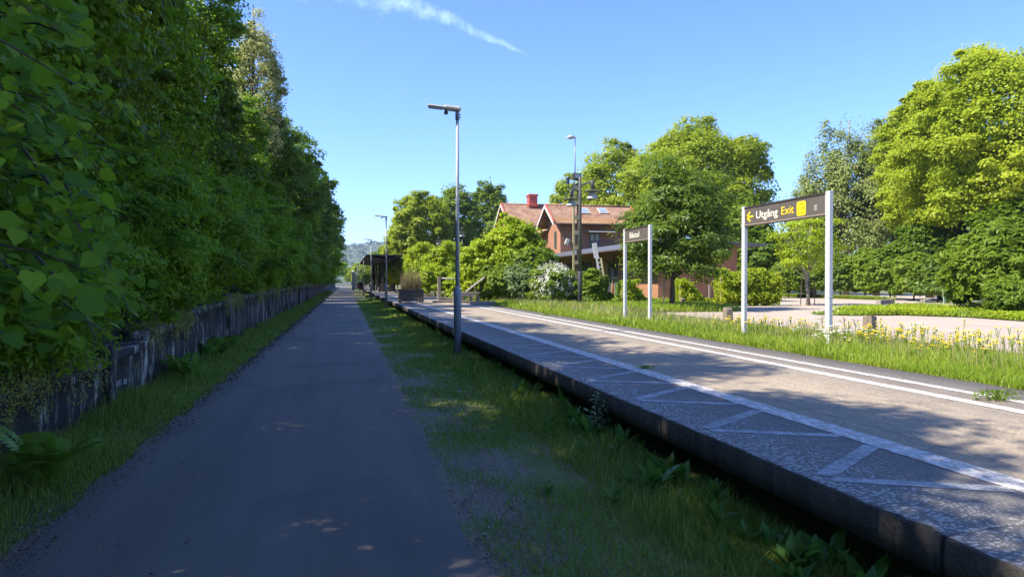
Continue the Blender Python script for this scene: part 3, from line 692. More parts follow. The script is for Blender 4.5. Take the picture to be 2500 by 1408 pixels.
xa = G(1104, 740, ZP).x - bq.x; xb = G(1171, 740, ZP).x - bq.x
MB().box((xa, -.25, .50), (xb, .25, .58), .01).build('seat', M_WOODGX, root)
m = MB(); m.box((xa, -.245, .40), (xb - .25, -.20, .497)); m.box((xa, .20, .40), (xb - .25, .245, .497)); m.build('side_rail', M_WOODGX, root)
for x_, y_ in ((xa + .08, -.15), (xb - .07, -.15), (xa + .08, .15), (xb - .07, .15), (xb - .45, -.15)): MB().box((x_ - .06, y_ - .05, 0), (x_ + .06, y_ + .05, .399), .006).build('leg', M_WOODG, root)
L_ = 1.25; MB().box((0, -.20, 0), (L_, .20, .05), .006, Matrix.Rotation(R(-37), 3, 'Y')).build('slanting_plank', M_WOODGX, root).location = (xa + .72, 0, .60)
MB().tube([(xb - .45, 0, .95), (xb - .05, 0, .585)], .03, 6).build('strut', M_WOODG, root)
a = G(1066, 738, ZP); m = MB(); m.box((-.9, -.6, 0.0), (1.6, .6, .07), .01); o = m.build('timber_deck', plain('deck_wood', (.15, .12, .10), (.08, .065, .055), 9, .85, bmp=.4, stretch=(5, .5, 1)), None); o.location = (a.x + .75, a.y + .2, ZP + .002)
tag(o, 'flat weathered timber deck lying on the platform under the press frame', 'deck')
a = G(1148, 745, ZP); b_ = G(1214, 745, ZP); m = MB(); m.box((0, 0, 0), (b_.x - a.x, .18, .19), .02); o = m.build('timber_beam', M_WOODGX); o.location = (a.x, a.y, ZP); o.rotation_euler.z = R(-4)
tag(o, 'thick pale timber beam lying on the platform right of the exercise bench', 'beam')

# ------------------------------------------------------------------ platform shelter
sy0, sy1 = 70.0, 103.0; root = empty('platform_shelter', (3.8, (sy0 + sy1) / 2, ZP)); tag(root, 'open platform shelter with flat dark roof on a row of black posts', 'shelter')
hy = (sy1 - sy0) / 2; zr = 3.72
M_ROOFD = plain('shelter_black', (.045, .038, .033), (.03, .026, .024), 3, .8)
MB().box((-1.85, -hy, zr), (1.85, hy, zr + .16)).build('roof', M_ROOFD, root)
m = MB()
m.poly([(-1.80, -hy + .1, zr - .003), (-1.80, hy - .1, zr - .003), (-.1, hy - .1, zr - .25), (-.1, -hy + .1, zr - .25)], (0, 0, -.03)); m.poly([(1.80, -hy + .1, zr - .003), (1.80, hy - .1, zr - .003), (.1, hy - .1, zr - .25), (.1, -hy + .1, zr - .25)], (0, 0, -.03)); m.build('soffit', plain('soffit', (.055, .045, .036), (.04, .03, .026), 6, .8, stretch=(1, .1, 1)), root)
MB().box((-.09, -hy + .1, zr - .34), (.09, hy - .1, zr - .252)).build('beam', M_ROOFD, root)
for y_ in (-hy + 3.2, -hy + 10.5, -hy + 18, -hy + 25, -hy + 31):
    MB().box((-.12, y_ - .12, 0), (.12, y_ + .12, zr - .34)).build('post', M_ROOFD, root)
MB().tube([(-1.7, -hy + 4, zr - .15), (-.3, -hy + 4, zr - .9)], .04, 6).build('brace', M_ROOFD, root)
sb_ = empty('shelter_bench', (4.35, 74.5, ZP)); tag(sb_, 'dark bench with solid back standing at the near end of the shelter', 'bench')
MB().box((-.85, -.05, .12), (.85, .02, .92)).build('backrest', M_BLACK, sb_); MB().box((-.85, .021, .42), (.85, .45, .47)).build('seat', M_BLACK, sb_)
for x_ in (-.75, .75): MB().box((x_ - .04, -.04, 0), (x_ + .04, .4, .119)).build('leg', M_BLACK, sb_)
sb_ = empty('shelter_bench', (3.1, 88, ZP)); tag(sb_, 'small dark bench deep in the shelter between the left posts', 'bench')
MB().box((-.05, -.8, .40), (.45, .8, .46)).build('seat', M_BLACK, sb_); MB().box((-.12, -.8, .461), (-.06, .8, 1.0), 0, Matrix.Rotation(R(-15), 3, 'Y'), (-.06, 0, .46)).build('backrest', M_BLACK, sb_)
for y_ in (-.7, .7): MB().box((0, y_ - .04, 0), (.4, y_ + .04, .399)).build('leg', M_BLACK, sb_)
o = MB().lathe([(.10, 0), (.11, 2.3), (.05, 2.4)], 12).build('white_column', M_BELL); q = AD(930, 700, 92); o.location = (q.x, q.y, ZP); tag(o, 'plain pale column standing behind the shelter posts', 'column')
# red brown boards and railing left of the shelter
for k, (px, zc, label) in enumerate([(876, 97, 'red brown boarded panel beside the shelter, nearest the path'), (883, 91, 'dark brown boarded panel standing right of the red brown one')]):
    q = AD(px, 700, zc); r = empty('board_panel', (q.x, q.y, ZP)); tag(r, label, 'panel')
    mt = plain('red_board', (.16, .06, .035), (.09, .04, .03), 6, .8, stretch=(4, 4, 1)) if k == 0 else plain('brown_board', (.09, .05, .035), (.05, .03, .025), 6, .8, stretch=(1, 1, 5))
    MB().box((-.32, -.03, .1), (.32, .03, 1.05)).build('boards', mt, r)
    for x_ in (-.30, .30): MB().box((x_ - .04, .031, 0), (x_ + .04, .10, 1.12)).build('post', M_WOODD, r)
r = empty('railing', (4.9, 106, ZP)); tag(r, 'thin orange brown railing at the far end of the platform', 'railing')
M_RUST = plain('rust', (.35, .16, .05), (.22, .10, .04), 8, .8)
for k in range(9): MB().tube([(-1.9 + k * .5, 0, 0), (-1.9 + k * .5, 0, 1.3)], .035, 6).build('baluster', M_RUST, r)
MB().tube([(-1.9, -.04, 1.3), (2.1, -.04, 1.3)], .03, 6).build('handrail', M_RUST, r)
for i, (px, zc, h, label) in enumerate([(862, 128, 3.6, 'pale grey pillar at the far end of the path, the left of a pair'), (867, 140, 3.3, 'pale grey pillar at the far end of the path, the right of a pair')]):
    q = AD(px, 690, zc); m = MB(); m.lathe([(.22, 0), (.20, h - .35), (.38, h - .30), (.34, h - .1), (.1, h)], 14); o = m.build('pillar', plain('pillar_grey', (.42, .42, .42), (.34, .34, .34), 4, .6)); o.location = (q.x, q.y, 0)
    tag(o, label, 'pillar', 'pale pillars at the end of the platform')
r = empty('barrier_rail', (bend(215) + 1.0, 215, 0)); tag(r, 'low pale rail fence across the far end of the path', 'railing'); r.rotation_euler.z = R(12)
for k in range(5): MB().box((-3 + k * 1.5, -.05, 0), (-2.9 + k * 1.5, .05, 1.1)).build('post', M_BELL, r)
for z_ in (.6, 1.1): MB().box((-3, -.12, z_ - .06), (3.1, -.051, z_ + .06)).build('rail', M_BELL, r)

# ------------------------------------------------------------------ the station house
m, t, b = new_mat('brick'); p = wpos(t)
sx = t.new('ShaderNodeSeparateXYZ'); t.l.new(p, sx.inputs[0]); cb = t.new('ShaderNodeCombineXYZ')
t.l.new(t.math('ADD', sx.outputs[0], sx.outputs[1]), cb.inputs[0]); t.l.new(sx.outputs[2], cb.inputs[1])
br = t.new('ShaderNodeTexBrick'); t.l.new(cb.outputs[0], br.inputs['Vector']); br.inputs['Scale'].default_value = 1
br.inputs['Brick Width'].default_value = .26; br.inputs['Row Height'].default_value = .08; br.inputs['Mortar Size'].default_value = .010
br.inputs['Color1'].default_value = (.40, .17, .075, 1); br.inputs['Color2'].default_value = (.30, .115, .05, 1); br.inputs['Mortar'].default_value = (.34, .22, .15, 1)
n1 = t.noise(p, .9, 4, .6)
t.put(b.inputs['Base Color'], t.mix(t.ramp(n1, [(.35, .35), (.65, 0)]), br.outputs[0], (.22, .09, .05, 1))); b.inputs['Roughness'].default_value = .9
bump(t, b, br.outputs['Fac'], -.3, .01); M_BRICK = m
m, t, b = new_mat('roof_tile'); p = wpos(t)
sx = t.new('ShaderNodeSeparateXYZ'); t.l.new(p, sx.inputs[0]); cb = t.new('ShaderNodeCombineXYZ')
t.l.new(sx.outputs[0], cb.inputs[0]); t.l.new(sx.outputs[2], cb.inputs[1])
br = t.new('ShaderNodeTexBrick'); t.l.new(cb.outputs[0], br.inputs['Vector']); br.inputs['Scale'].default_value = 1; br.offset = 0.0
br.inputs['Brick Width'].default_value = .26; br.inputs['Row Height'].default_value = .235; br.inputs['Mortar Size'].default_value = .035; br.inputs['Mortar Smooth'].default_value = .3
br.inputs['Color1'].default_value = (.37, .175, .10, 1); br.inputs['Color2'].default_value = (.25, .125, .08, 1); br.inputs['Mortar'].default_value = (.085, .05, .035, 1)
n1 = t.noise(t.map(p, (1, 1, 1)), 1.1, 5, .65); n2 = t.noise(p, 7, 4, .7)
c_ = t.mix(t.ramp(n1, [(.4, 0), (.68, .6)]), br.outputs[0], (.40, .27, .17, 1)); c_ = t.mix(t.ramp(n2, [(.56, 0), (.70, .65)]), c_, (.20, .15, .10, 1))
zz_ = t.math('LESS_THAN', sx.outputs[2], 7.05)
c_ = t.mix(t.math('MULTIPLY', zz_, t.ramp(n2, [(.40, 0), (.55, .7)])), c_, (.28, .15, .03, 1))
t.put(b.inputs['Base Color'], c_); b.inputs['Roughness'].default_value = .85; bump(t, b, br.outputs['Fac'], -.8, .04); M_TILE = m
M_BARGE = plain('barge_white', (.70, .66, .60), (.6, .56, .5), 5, .6); M_REDB = plain('red_sheet', (.46, .09, .05), (.38, .08, .05), 4, .5)
M_EAVE = plain('soffit_dark', (.06, .04, .03), (.04, .03, .025), 4, .8); M_CAN = plain('roof_felt', (.095, .10, .12), (.065, .07, .085), 2.5, .6)
M_GRN = plain('green_paint', (.035, .10, .075), (.03, .08, .06), 5, .5); M_WIN = plain('window_glass', (.03, .04, .045), (.06, .07, .075), 1.5, .08); M_WFR = plain('window_frame_green', (.10, .15, .13), (.08, .12, .10), 6, .5)
M_PALE = plain('pale_trim', (.48, .42, .34), (.36, .31, .25), 5, .7)
HX, HY = 17.4, 56.5
house = empty('station_house', (HX, HY, ZR)); tag(house, 'red brick station house with two tiled gables and a dark canopy along its front', 'house')
def wbox(lo_, hi_, bev=0): return MB().box((lo_[0] - HX, lo_[1] - HY, lo_[2] - ZR), (hi_[0] - HX, hi_[1] - HY, hi_[2] - ZR), bev)
def wing(x0, x1, yc_, hw, zr_, ze, over, name='wing_wall'):
    """gabled wing: ridge along X, wall inset from the roof by `over`"""
    sl = (zr_ - ze) / hw; wy = hw - over; zt = zr_ - sl * wy - .12
    m = MB(); P_ = [(x0 + over, yc_ - wy), (x0 + over, yc_ + wy)]
    prof = [(yc_ - wy, 0), (yc_ - wy, zt), (yc_, zr_ - .14), (yc_ + wy, zt), (yc_ + wy, 0)]
    m.poly([(x0 + over - HX, y - HY, z - (0 if z == 0 else ZR)) for y, z in prof], (x1 - x0 - 2 * over, 0, 0)); m.build(name, M_BRICK, house)
    for s_ in (-1, 1):
        m = MB(); a, c_ = (yc_, zr_), (yc_ + s_ * hw, ze)
        m.poly([(x0 - HX, a[0] - HY, a[1] - ZR), (x1 - HX, a[0] - HY, a[1] - ZR), (x1 - HX, c_[0] - HY, c_[1] - ZR), (x0 - HX, c_[0] - HY, c_[1] - ZR)], (0, 0, -.10)); rf = m.build('roof', M_TILE, house)
        m = MB()
        e = .02; 
        m.poly([(x0 - .05 - HX, a[0] - HY, a[1] - ZR - .03), (x0 - .05 - HX, c_[0] - HY, c_[1] - ZR - .03), (x0 - .05 - HX, c_[0] - HY, c_[1] - ZR - .25), (x0 - .05 - HX, a[0] - HY, a[1] - ZR - .25)], (.048, 0, 0)); m.build('barge_board', M_BARGE, rf)
        for xx_ in (x0, x1):
            m = MB(); m.tube([(xx_ - HX + (.06 if xx_ == x0 else -.06), a[0] - HY, a[1] - ZR + .02), (xx_ - HX + (.06 if xx_ == x0 else -.06), c_[0] - HY, c_[1] - ZR + .02)], .10, 6); m.build('verge_strip', M_REDB, rf)
        MB().tube([(x0 + .1 - HX, c_[0] - HY + s_ * .06, c_[1] - ZR - .08), (x1 - .1 - HX, c_[0] - HY + s_ * .06, c_[1] - ZR - .08)], .06, 8).build('gutter', M_EAVE, rf)
    m = MB(); m.tube([(x0 + .1 - HX, yc_ - HY, zr_ - ZR + .03), (x1 - .1 - HX, yc_ - HY, zr_ - ZR + .03)], .10, 6); m.build('ridge_tile', M_TILE, house)
    return wy
wing(16.8, 24.9, 56.5, 2.65, 8.25, 6.50, .85)
wing(16.6, 29.0, 72.9, 3.9, 10.15, 7.50, .65)
# link between the gables with its own lower roof
wbox((18.2, 58.6, ZR), (30, 69.7, 6.3)).build('link_wall', M_BRICK, house)
m = MB(); m.poly([(17.4 - HX, 58.9 - HY, 6.15 - ZR), (17.4 - HX, 69.6 - HY, 6.15 - ZR), (24 - HX, 69.6 - HY, 8.4 - ZR), (24 - HX, 58.9 - HY, 8.4 - ZR)], (0, 0, -.1)); m.build('link_roof', M_TILE, house)
# chimney
m = wbox((19.7, 72.3, 9.6), (20.65, 73.3, 11.3), .02); ch = m.build('chimney', M_REDB, house); 
wbox((19.62, 72.2, 11.02), (20.73, 73.4, 11.27), .03).build('chimney_cap', M_REDB, ch)
wbox((19.6, 72.1, 9.9), (20.75, 73.5, 10.2), .03).build('flashing', M_REDB, ch)
# roof windows
for px in (1426, 1471):
    q = ray(px, 516); sl = (8.25 - 6.50) / 2.65; t_ = None
    for k in range(4000):
        D = 50 + k * .004; pt = Vector((0, 0, EYE)) + q * D
        if pt.z <= 8.25 - sl * abs(pt.y - 56.5) and pt.y < 56.5: break
    rt = Matrix.Rotation(math.atan(sl), 3, 'X')
    m = MB(); m.box((-.42, -.50, .02), (.42, .50, .10), .01, rt); o = m.build('roof_window', M_PALE, house); o.location = (pt.x - HX, pt.y - HY, pt.z - ZR)
    m = MB(); m.box((-.33, -.41, .101), (.33, .41, .108), 0, rt); m.build('pane', plain('sky_glass', (.25, .32, .42), (.20, .26, .36), 1, .05), o)
# canopy / veranda roof along the front, low wing towards the camera
def slab(pts, t_, name, mat, par=house):
    m = MB(); m.poly([(p_[0] - HX, p_[1] - HY, p_[2] - ZR) for p_ in pts], (0, 0, -t_)); return m.build(name, mat, par)
wbox((17.5, 35.9, ZR), (22.6, 54.6, 3.72)).build('low_wing_wall', M_BRICK, house)
slab([(15.9, 35.0, 3.55), (15.9, 60.5, 3.55), (17.9, 60.5, 4.10), (17.9, 35.0, 4.10)], .12, 'canopy_roof', M_CAN)
slab([(17.9, 35.0, 4.10), (17.9, 54.69, 4.10), (24.0, 54.69, 4.15), (24.0, 35.0, 3.80)], .14, 'flat_roof', M_CAN)
MB().tube([(15.86 - HX, 35 - HY, 3.48 - ZR), (15.86 - HX, 60.5 - HY, 3.48 - ZR)], .07, 8).build('canopy_gutter', M_EAVE, house)
for y_ in (38, 42.5, 47, 51.5, 56):
    m = MB(); m.tube([(17.48 - HX, y_ - HY, 2.5 - ZR), (16.9 - HX, y_ - HY, 3.0 - ZR), (16.2 - HX, y_ - HY, 3.42 - ZR)], .045, 6); m.build('canopy_bracket', M_EAVE, house)
# openings facing the platform (-X)
def opening(y0, y1, z0, z1, X=17.5, name='window', door=False, mull=1, mat=M_WFR):
    f = wbox((X - .05, y0, z0), (X - .002, y1, z1)).build(name, mat, house)
    n = mull + 1; wd = (y1 - y0 - .12) / n
    for k in range(n):
        a = y0 + .06 + k * wd; wbox((X - .056, a + .03, z0 + .06), (X - .0505, a + wd - .03, z1 - .06)).build('pane', M_WIN, f)
    wbox((X - .09, y0 - .08, z0 - .10), (X - .003, y1 + .08, z0 - .002)).build('sill', M_PALE, f)
    return f
def yat(px, X): return AX(px, 690, X).y
for (xa_, xb_, z0, z1) in ((1484, 1492, .62, 3.0), (1500, 1508, 1.9, 3.0), (1519, 1526, 1.7, 3.0), (1449, 1456, 1.3, 2.9), (1422, 1444, .9, 3.1), (1384, 1398, .9, 3.1)):
    opening(yat(xb_, 17.5), yat(xa_, 17.5), z0, z1, name='door' if z0 < .7 else 'window', mull=0 if xb_ - xa_ < 10 else 2)
f = wbox((17.40, yat(1509, 17.4), .5), (17.449, yat(1500.5, 17.4), 1.55)).build('shutter', M_GRN, house)
opening(yat(1381, 17.35), yat(1376, 17.35), 0, 0.01) if False else None
f = wbox((17.60, 55.75, 4.45), (17.647, 56.3, 5.95)).build('window', M_WFR, house); wbox((17.59, 55.82, 4.52), (17.5985, 56.23, 5.88)).build('pane', M_WIN, f)
# opening above the balcony facing the camera (-Y)
yw_ = 54.7
def fx(px): d = ray(px, 560); return d.x / d.y * yw_
f = wbox((fx(1439), yw_ - .05, 4.2), (fx(1464), yw_ - .002, 5.75)).build('balcony_door', M_WFR, house)
mid = (fx(1439) + fx(1464)) / 2
for a, b_ in ((fx(1439) + .08, mid - .04), (mid + .04, fx(1464) - .08)): 
    wbox((a, yw_ - .058, 4.3), (b_, yw_ - .0505, 5.66)).build('pane', M_WIN, f); wbox((a + .02, yw_ - .062, 5.0), (b_ - .02, yw_ - .0585, 5.66)).build('curtain', M_PALE, f)
slab([(fx(1427), yw_ - .02, 6.02), (fx(1496), yw_ - .02, 6.02), (fx(1496) - .1, yw_ - 1.0, 5.80), (fx(1427) + .1, yw_ - 1.0, 5.80)], .04, 'awning', plain('awning_cream', (.62, .55, .42), (.5, .45, .35), 4, .7))
bl = wbox((fx(1427), yw_ - 1.3, 5.0), (fx(1496), yw_ - 1.26, 5.05)).build('balcony_rail', M_BLACK, house)
m = MB()
for k in range(24): x_ = fx(1427) + (fx(1496) - fx(1427)) * k / 23; m.box((x_ - .015 - HX, yw_ - 1.29 - HY, 4.12 - ZR), (x_ + .015 - HX, yw_ - 1.27 - HY, 4.999 - ZR))
m.build('balustrade', M_BLACK, bl)
# wall lamp under the canopy
m = MB(); m.tube([(17.48 - HX, 46 - HY, 3.0 - ZR), (17.1 - HX, 46 - HY, 3.05 - ZR)], .02, 6); m.lathe([(.03, 2.98 - ZR), (.16, 2.85 - ZR), (.17, 2.82 - ZR)], 12, (17.05 - HX, 46 - HY, 0)); m.build('wall_lamp', M_BLACK, house)
# pale downpipes
for px in (1495, 1533): y_ = yat(px, 17.4); MB().tube([(17.42 - HX, y_ - HY, 0.1), (17.42 - HX, y_ - HY, 3.3 - ZR)], .05, 8).build('downpipe', M_PALE, house)

# ------------------------------------------------------------------ leaning signal post
q = AD(1475, 690, 33); root = empty('leaning_signal_post', (q.x, q.y, ZR)); tag(root, 'leaning white painted signal board with pale yellow ladder strip, standing in the grass', 'signal post')
tp = AD(1451, 594, 33); d = Vector((tp.x - q.x, tp.y - q.y, tp.z - ZR)); h_ = d.length
MWP = plain('signal_white', (.52, .53, .54), (.36, .37, .38), 7, .6)
rt = d.normalized().to_track_quat('Z', 'X').to_matrix()
def lean(o): o.rotation_mode = 'QUATERNION'; o.rotation_quaternion = rt.to_quaternion(); return o
az = -YAW - math.atan((1475 - 1250) / F)
rt = Matrix.Rotation(math.atan2(d.xy.length, d.z) * -1, 3, 'Y'); rt = Matrix.Rotation(-YAW, 3, 'Z') @ rt
lean(MB().box((-.05, -.03, -.2), (.05, .03, h_ - .7), .004).build('pole', MWP, root))
lean(MB().box((-.12, -.015, h_ - .72), (.12, .0299, h_), .01).build('blade', MWP, root))
lean(MB().box((.16, -.02, 1.35), (.24, .02, h_ - .75)).build('ladder_strip', plain('strip_yellow', (.60, .55, .32), (.45, .42, .25), 5, .6), root))
m = MB()
for k in range(5): m.box((-.02, -.028, 1.45 + k * .22), (.16, -.021, 1.50 + k * .22))
lean(m.build('rungs', MWP, root))

# ------------------------------------------------------------------ bollards, beams, trestles, posts in the yard
M_STUMP = plain('stump_wood', (.27, .215, .16), (.12, .09, .065), 11, .9, bmp=.7, stretch=(1, 1, .3))
def stump(px, py, ytop, hw, label, seed, cat='bollard', group='wooden bollards along the yard'):
    q = G(px, py, ZR); zc = (1650 * (EYE - ZR)) / (py - 687); h = (py - ytop) / 1650 * zc; rg = random.Random(seed); w_ = hw * zc / 1650
    m = MB(); m.box((-w_, -w_, -.1), (w_, w_, h), w_ * .25)
    for v in m.b.verts:
        if v.co.z > h * .5: v.co.z += rg.uniform(-.05, .03); v.co.x *= rg.uniform(.82, .98); v.co.y *= .9
    o = m.build('bollard', M_STUMP); o.location = q; o.rotation_euler = (R(rg.uniform(-3, 3)), R(rg.uniform(-4, 4)), R(rg.uniform(0, 30))); tag(o, label, cat, group)
stump(1777, 783, 751, 10, 'grey split wooden bollard between the name sign and the exit sign', 1)
stump(2122, 828, 770, 13, 'tall weathered wooden bollard among yellow flowers right of the exit sign', 2)
stump(1430, 748, 724, 7, 'low grey wooden bollard right beside the twin lantern post', 3)
stump(1666, 750, 727, 4, 'small thin stake beside the sapling trunk', 4, 'stake', None)
# trestle rail at the island
def trestle(px0, px1, py, ytop, label):
    a = G(px0, py, ZR); b_ = G(px1, py - 3, ZR); zc = 1650 * (EYE - ZR) / (py - 687); h = (py - ytop) / 1650 * zc
    r = empty('timber_trestle', a, math.atan2(b_.y - a.y, b_.x - a.x)); L_ = (b_ - a).length; tag(r, label, 'trestle')
    MB().box((-.1, -.1, h - .2), (L_ + .1, .1, h), .01).build('rail', M_WOODGX, r)
    for x_ in (.1, L_ - .1): MB().box((x_ - .11, -.09, -.1), (x_ + .11, .09, h - .201), .01).build('leg', M_WOODG, r)
trestle(2146, 2177, 755, 732, 'low timber trestle at the left end of the green island')
trestle(2253, 2266, 752, 732, 'stub of timber rail half hidden by plants on the island')
a = G(2272, 758, ZR); b_ = G(2364, 761, ZR); m = MB(); m.box((0, 0, 0), ((b_ - a).length, .3, .30), .02); o = m.build('timber_log', M_WOODGX); o.location = a + Vector((0, .3, .0)); o.rotation_euler.z = math.atan2(b_.y - a.y, b_.x - a.x)
tag(o, 'squared grey timber log lying on the island, the paler left one', 'log', 'logs on the island')
a = G(2364, 762, ZR); b_ = G(2475, 768, ZR); m = MB(); m.box((0.1, 0, 0), ((b_ - a).length, .3, .28), .02); o = m.build('timber_log', plain('dark_log', (.09, .07, .055), (.05, .04, .03), 8, .9, bmp=.5)); o.location = a + Vector((0, .3, 0)); o.rotation_euler.z = math.atan2(b_.y - a.y, b_.x - a.x)
tag(o, 'dark timber log lying under the bushes at right, beyond the paler log', 'log', 'logs on the island')
# white louvred post and litter stand
q = AD(2322, 730, 29); r = empty('louvred_post', (q.x, q.y, ZR)); tag(r, 'thin white post with small louvred panel on top, against the hedge', 'post')
MW = plain('white_paint', (.62, .64, .64), (.5, .52, .52), 6, .5)
MB().box((-.03, -.03, 0), (.03, .03, 1.62)).build('post', MW, r); MB().box((-.19, -.04, 1.60), (.15, .04, 1.64)).build('cap', MW, r)
m = MB()
for k in range(5): m.box((-.17, -.03, 1.20 + k * .075), (-.04, .03, 1.225 + k * .075))
m.build('louvre', MW, r); MB().box((-.18, -.02, 1.18), (-.171, .02, 1.598)).build('side_bar', MW, r)
q = AD(2308, 735, 30); r = empty('litter_stand', (q.x, q.y, ZR)); tag(r, 'pale green tapering bin frame standing behind the log', 'bin')
MG = plain('bin_green', (.40, .52, .44), (.32, .44, .38), 6, .5)
m = MB(); m.poly([(-.14, -.02, .72), (.04, -.02, .72), (.02, -.02, .0), (-.06, -.02, .0)], (0, .04, 0)); m.build('tapered_leg', MG, r)
m = MB(); m.poly([(.52, -.02, .55), (.60, -.02, .58), (.46, -.02, .02), (.38, -.02, .0)], (0, .04, 0)); m.build('slanting_leg', MW, r); MB().box((.05, -.02, .66), (.48, .02, .70)).build('crosspiece', M_BLACK, r)

# ------------------------------------------------------------------ vegetation: big trees behind the house
def far_tree(label, px, ptop, zc, rpx, mat, seed, cat='tree', pbot=None, group=None, ls=.30, per=330, ncl=95, rcf=.22, lump=.14, **kw):
    """tree centred on photo column px at distance zc, its top at ptop, half width rpx (photo pixels)"""
    q = AD(px, 687, zc); top = EYE + (687 - ptop) / F * zc; r_ = rpx / F * zc; bot = ZR + (pbot if pbot is not None else .18 * top)
    cz = (top + bot) / 2; rz = (top - bot) / 2
    return tree('broadleaf_tree', label, cat, (q.x, q.y, ZR), (q.x, q.y, cz), (r_ * .92, r_ * .92, rz * .95), ncl, per, r_ * rcf, ls, mat, seed, group, trunk=kw.pop('trunk', r_ * .06), lump=lump, **kw)
far_tree('largest bright green lime tree rising behind the station house, right of its roof', 1705, 298, 74, 172, 'lime', 21, ncl=170, per=420, ls=.30, rcf=.17, limbs=24)
far_tree('bright green tree behind the house roof, right beside the road lamp mast', 1500, 340, 84, 112, 'lime', 22, ncl=120, per=330, rcf=.2)
far_tree('low left shoulder tree behind the house roof, right of the red chimney', 1405, 425, 88, 80, 'lime', 23, ncl=80, per=300)
far_tree('mid green tree behind the exit sign, right of the sapling crown', 1822, 470, 62, 62, 'mid', 24, ncl=80, per=300, pbot=.5)
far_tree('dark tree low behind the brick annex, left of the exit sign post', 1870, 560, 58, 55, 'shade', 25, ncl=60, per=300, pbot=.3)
far_tree('tallest dark green tree directly left of the station house gable', 1192, 435, 104, 52, 'mid', 26, ncl=90, per=260, ls=.36)
far_tree('rounded green tree left of the house, behind the nearest street lamp', 1112, 450, 98, 60, 'mid', 27, ncl=90, per=280, ls=.34)
far_tree('broad green tree at the left end of the tree group beyond the platform', 1030, 465, 92, 76, 'lime', 28, ncl=110, per=300, ls=.32)
far_tree('green tree sloping down over the shelter, leftmost of the far right trees', 985, 545, 96, 56, 'lime', 29, ncl=90, per=260, ls=.32, pbot=.3)
far_tree('green tree between the two far street lamps, above the shelter roof', 935, 605, 150, 34, 'mid', 30, ncl=60, per=200, ls=.5, pbot=.3)
far_tree('dark green tree behind the lanterns, low between house and shelter', 1240, 500, 92, 62, 'mid', 31, ncl=80, per=240, ls=.34, pbot=.3)
far_tree('pale tree at the far end of the path, right of it', 876, 640, 215, 24, 'lime', 32, ncl=40, per=160, ls=.7, pbot=.3)
far_tree('small round tree at the far end of the path, straight ahead', 858, 652, 270, 18, 'mid', 33, ncl=40, per=160, ls=.8, pbot=.2)
far_tree('far tree right of the pale pillars, beyond the shelter', 902, 630, 180, 26, 'mid', 34, ncl=40, per=180, ls=.6, pbot=.3)
# right hand side
far_tree('huge yellow green maple filling the right edge of the view', 2465, 112, 42, 255, 'yellow', 41, ncl=230, per=720, ls=.18, rcf=.15, pbot=2.6, lump=.17, limbs=30, trunk=.45, inner=.5)
far_tree('second yellow green maple behind the huge one, reaching out to its left', 2270, 195, 50, 118, 'yellow', 42, ncl=140, per=560, ls=.20, rcf=.2, pbot=3.2, limbs=16)
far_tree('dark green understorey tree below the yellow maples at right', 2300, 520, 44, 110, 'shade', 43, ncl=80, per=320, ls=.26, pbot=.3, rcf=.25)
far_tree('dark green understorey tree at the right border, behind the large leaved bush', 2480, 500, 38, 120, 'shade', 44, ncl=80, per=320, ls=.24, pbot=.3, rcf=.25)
far_tree('yellow green tree standing beyond the right border of the view', 2800, 210, 44, 190, 'yellow', 45, ncl=110, per=300, ls=.26, pbot=1.0, rcf=.2)
far_tree('broad green tree far beyond the right border', 3300, 300, 52, 230, 'mid', 46, ncl=90, per=240, ls=.34, pbot=.5)
def birch(label, px, ptop, zc, rpx, seed, pbot=4.0, ncl=75, per=230):
    q = AD(px, 687, zc); top = EYE + (687 - ptop) / F * zc; r_ = rpx / F * zc
    return tree('birch_tree', label, 'tree', (q.x, q.y, ZR), (q.x, q.y, (top + pbot) / 2), (r_, r_, (top - pbot) / 2), ncl, per, r_ * .24, .20, 'birch', seed, None, trunk=.22, flat=.8, lump=.22, fill=.05, droop=1.6, limbs=34, bark=M_BARKL if seed % 2 else M_BARK, inner=.25, top=top - 1, low=-.95)
birch('tall grey green birch with sky showing through, left of the yellow maples', 2065, 280, 60, 105, 51, 3.0, 130, 250)
birch('slim grey green birch with visible dark trunk behind the right sign post', 2180, 255, 62, 75, 52, 4.0, 110, 250)
birch('low pale birch behind the exit sign, at the left of the birches', 1985, 440, 64, 75, 53, 1.6, 80, 260)
birch('thin small birch between the two taller birches', 2140, 380, 57, 60, 54, 3.0, 70, 220)
# hedge row of bushes at the back of the yard
def bush(label, px, ptop, pbase, rpx, mat, seed, group=None, ls=.16, ncl=46, per=330, name='bush', zg=ZR, ry=1.0, rcf=.30, T=T_Q, low=-.6, **kw):
    zc = (EYE - zg) * F / (pbase - 687); q = AD(px, 687, zc); top = EYE + (687 - ptop) / F * zc; r_ = rpx / F * zc
    h = (top - zg); return tree(name, label, 'bush', (q.x, q.y, zg), (q.x, q.y, zg + h * .48), (r_, r_ * ry, h * .50), ncl, per, min(r_, h * .6) * rcf, ls, mat, seed, group, trunk=.05, limbs=8, crown_name='foliage', T=T, low=low, **kw)
hd = [(1925, 640, 727, 40), (1990, 632, 727, 44), (2052, 622, 728, 46), (2112, 612, 729, 50), (2172, 606, 731, 50), (2232, 618, 734, 48), (2290, 622, 738, 50)]
hl_ = ['behind the hedge end left of the right sign post', 'directly behind the thin supported tree', 'just right of the right sign post', 'tallest of the hedge row, below the birches', 'above the timber trestle',
       'left of the louvred post', 'around the louvred white post']
for i, (px, pt_, pb, rp) in enumerate(hd):
    bush('green bush of the far hedge, ' + hl_[i], px, pt_, pb, rp, ['mid', 'mid', 'sap', 'mid'][i % 4], 60 + i, 'bushes of the far hedge row', ls=.20, ncl=60, per=330)
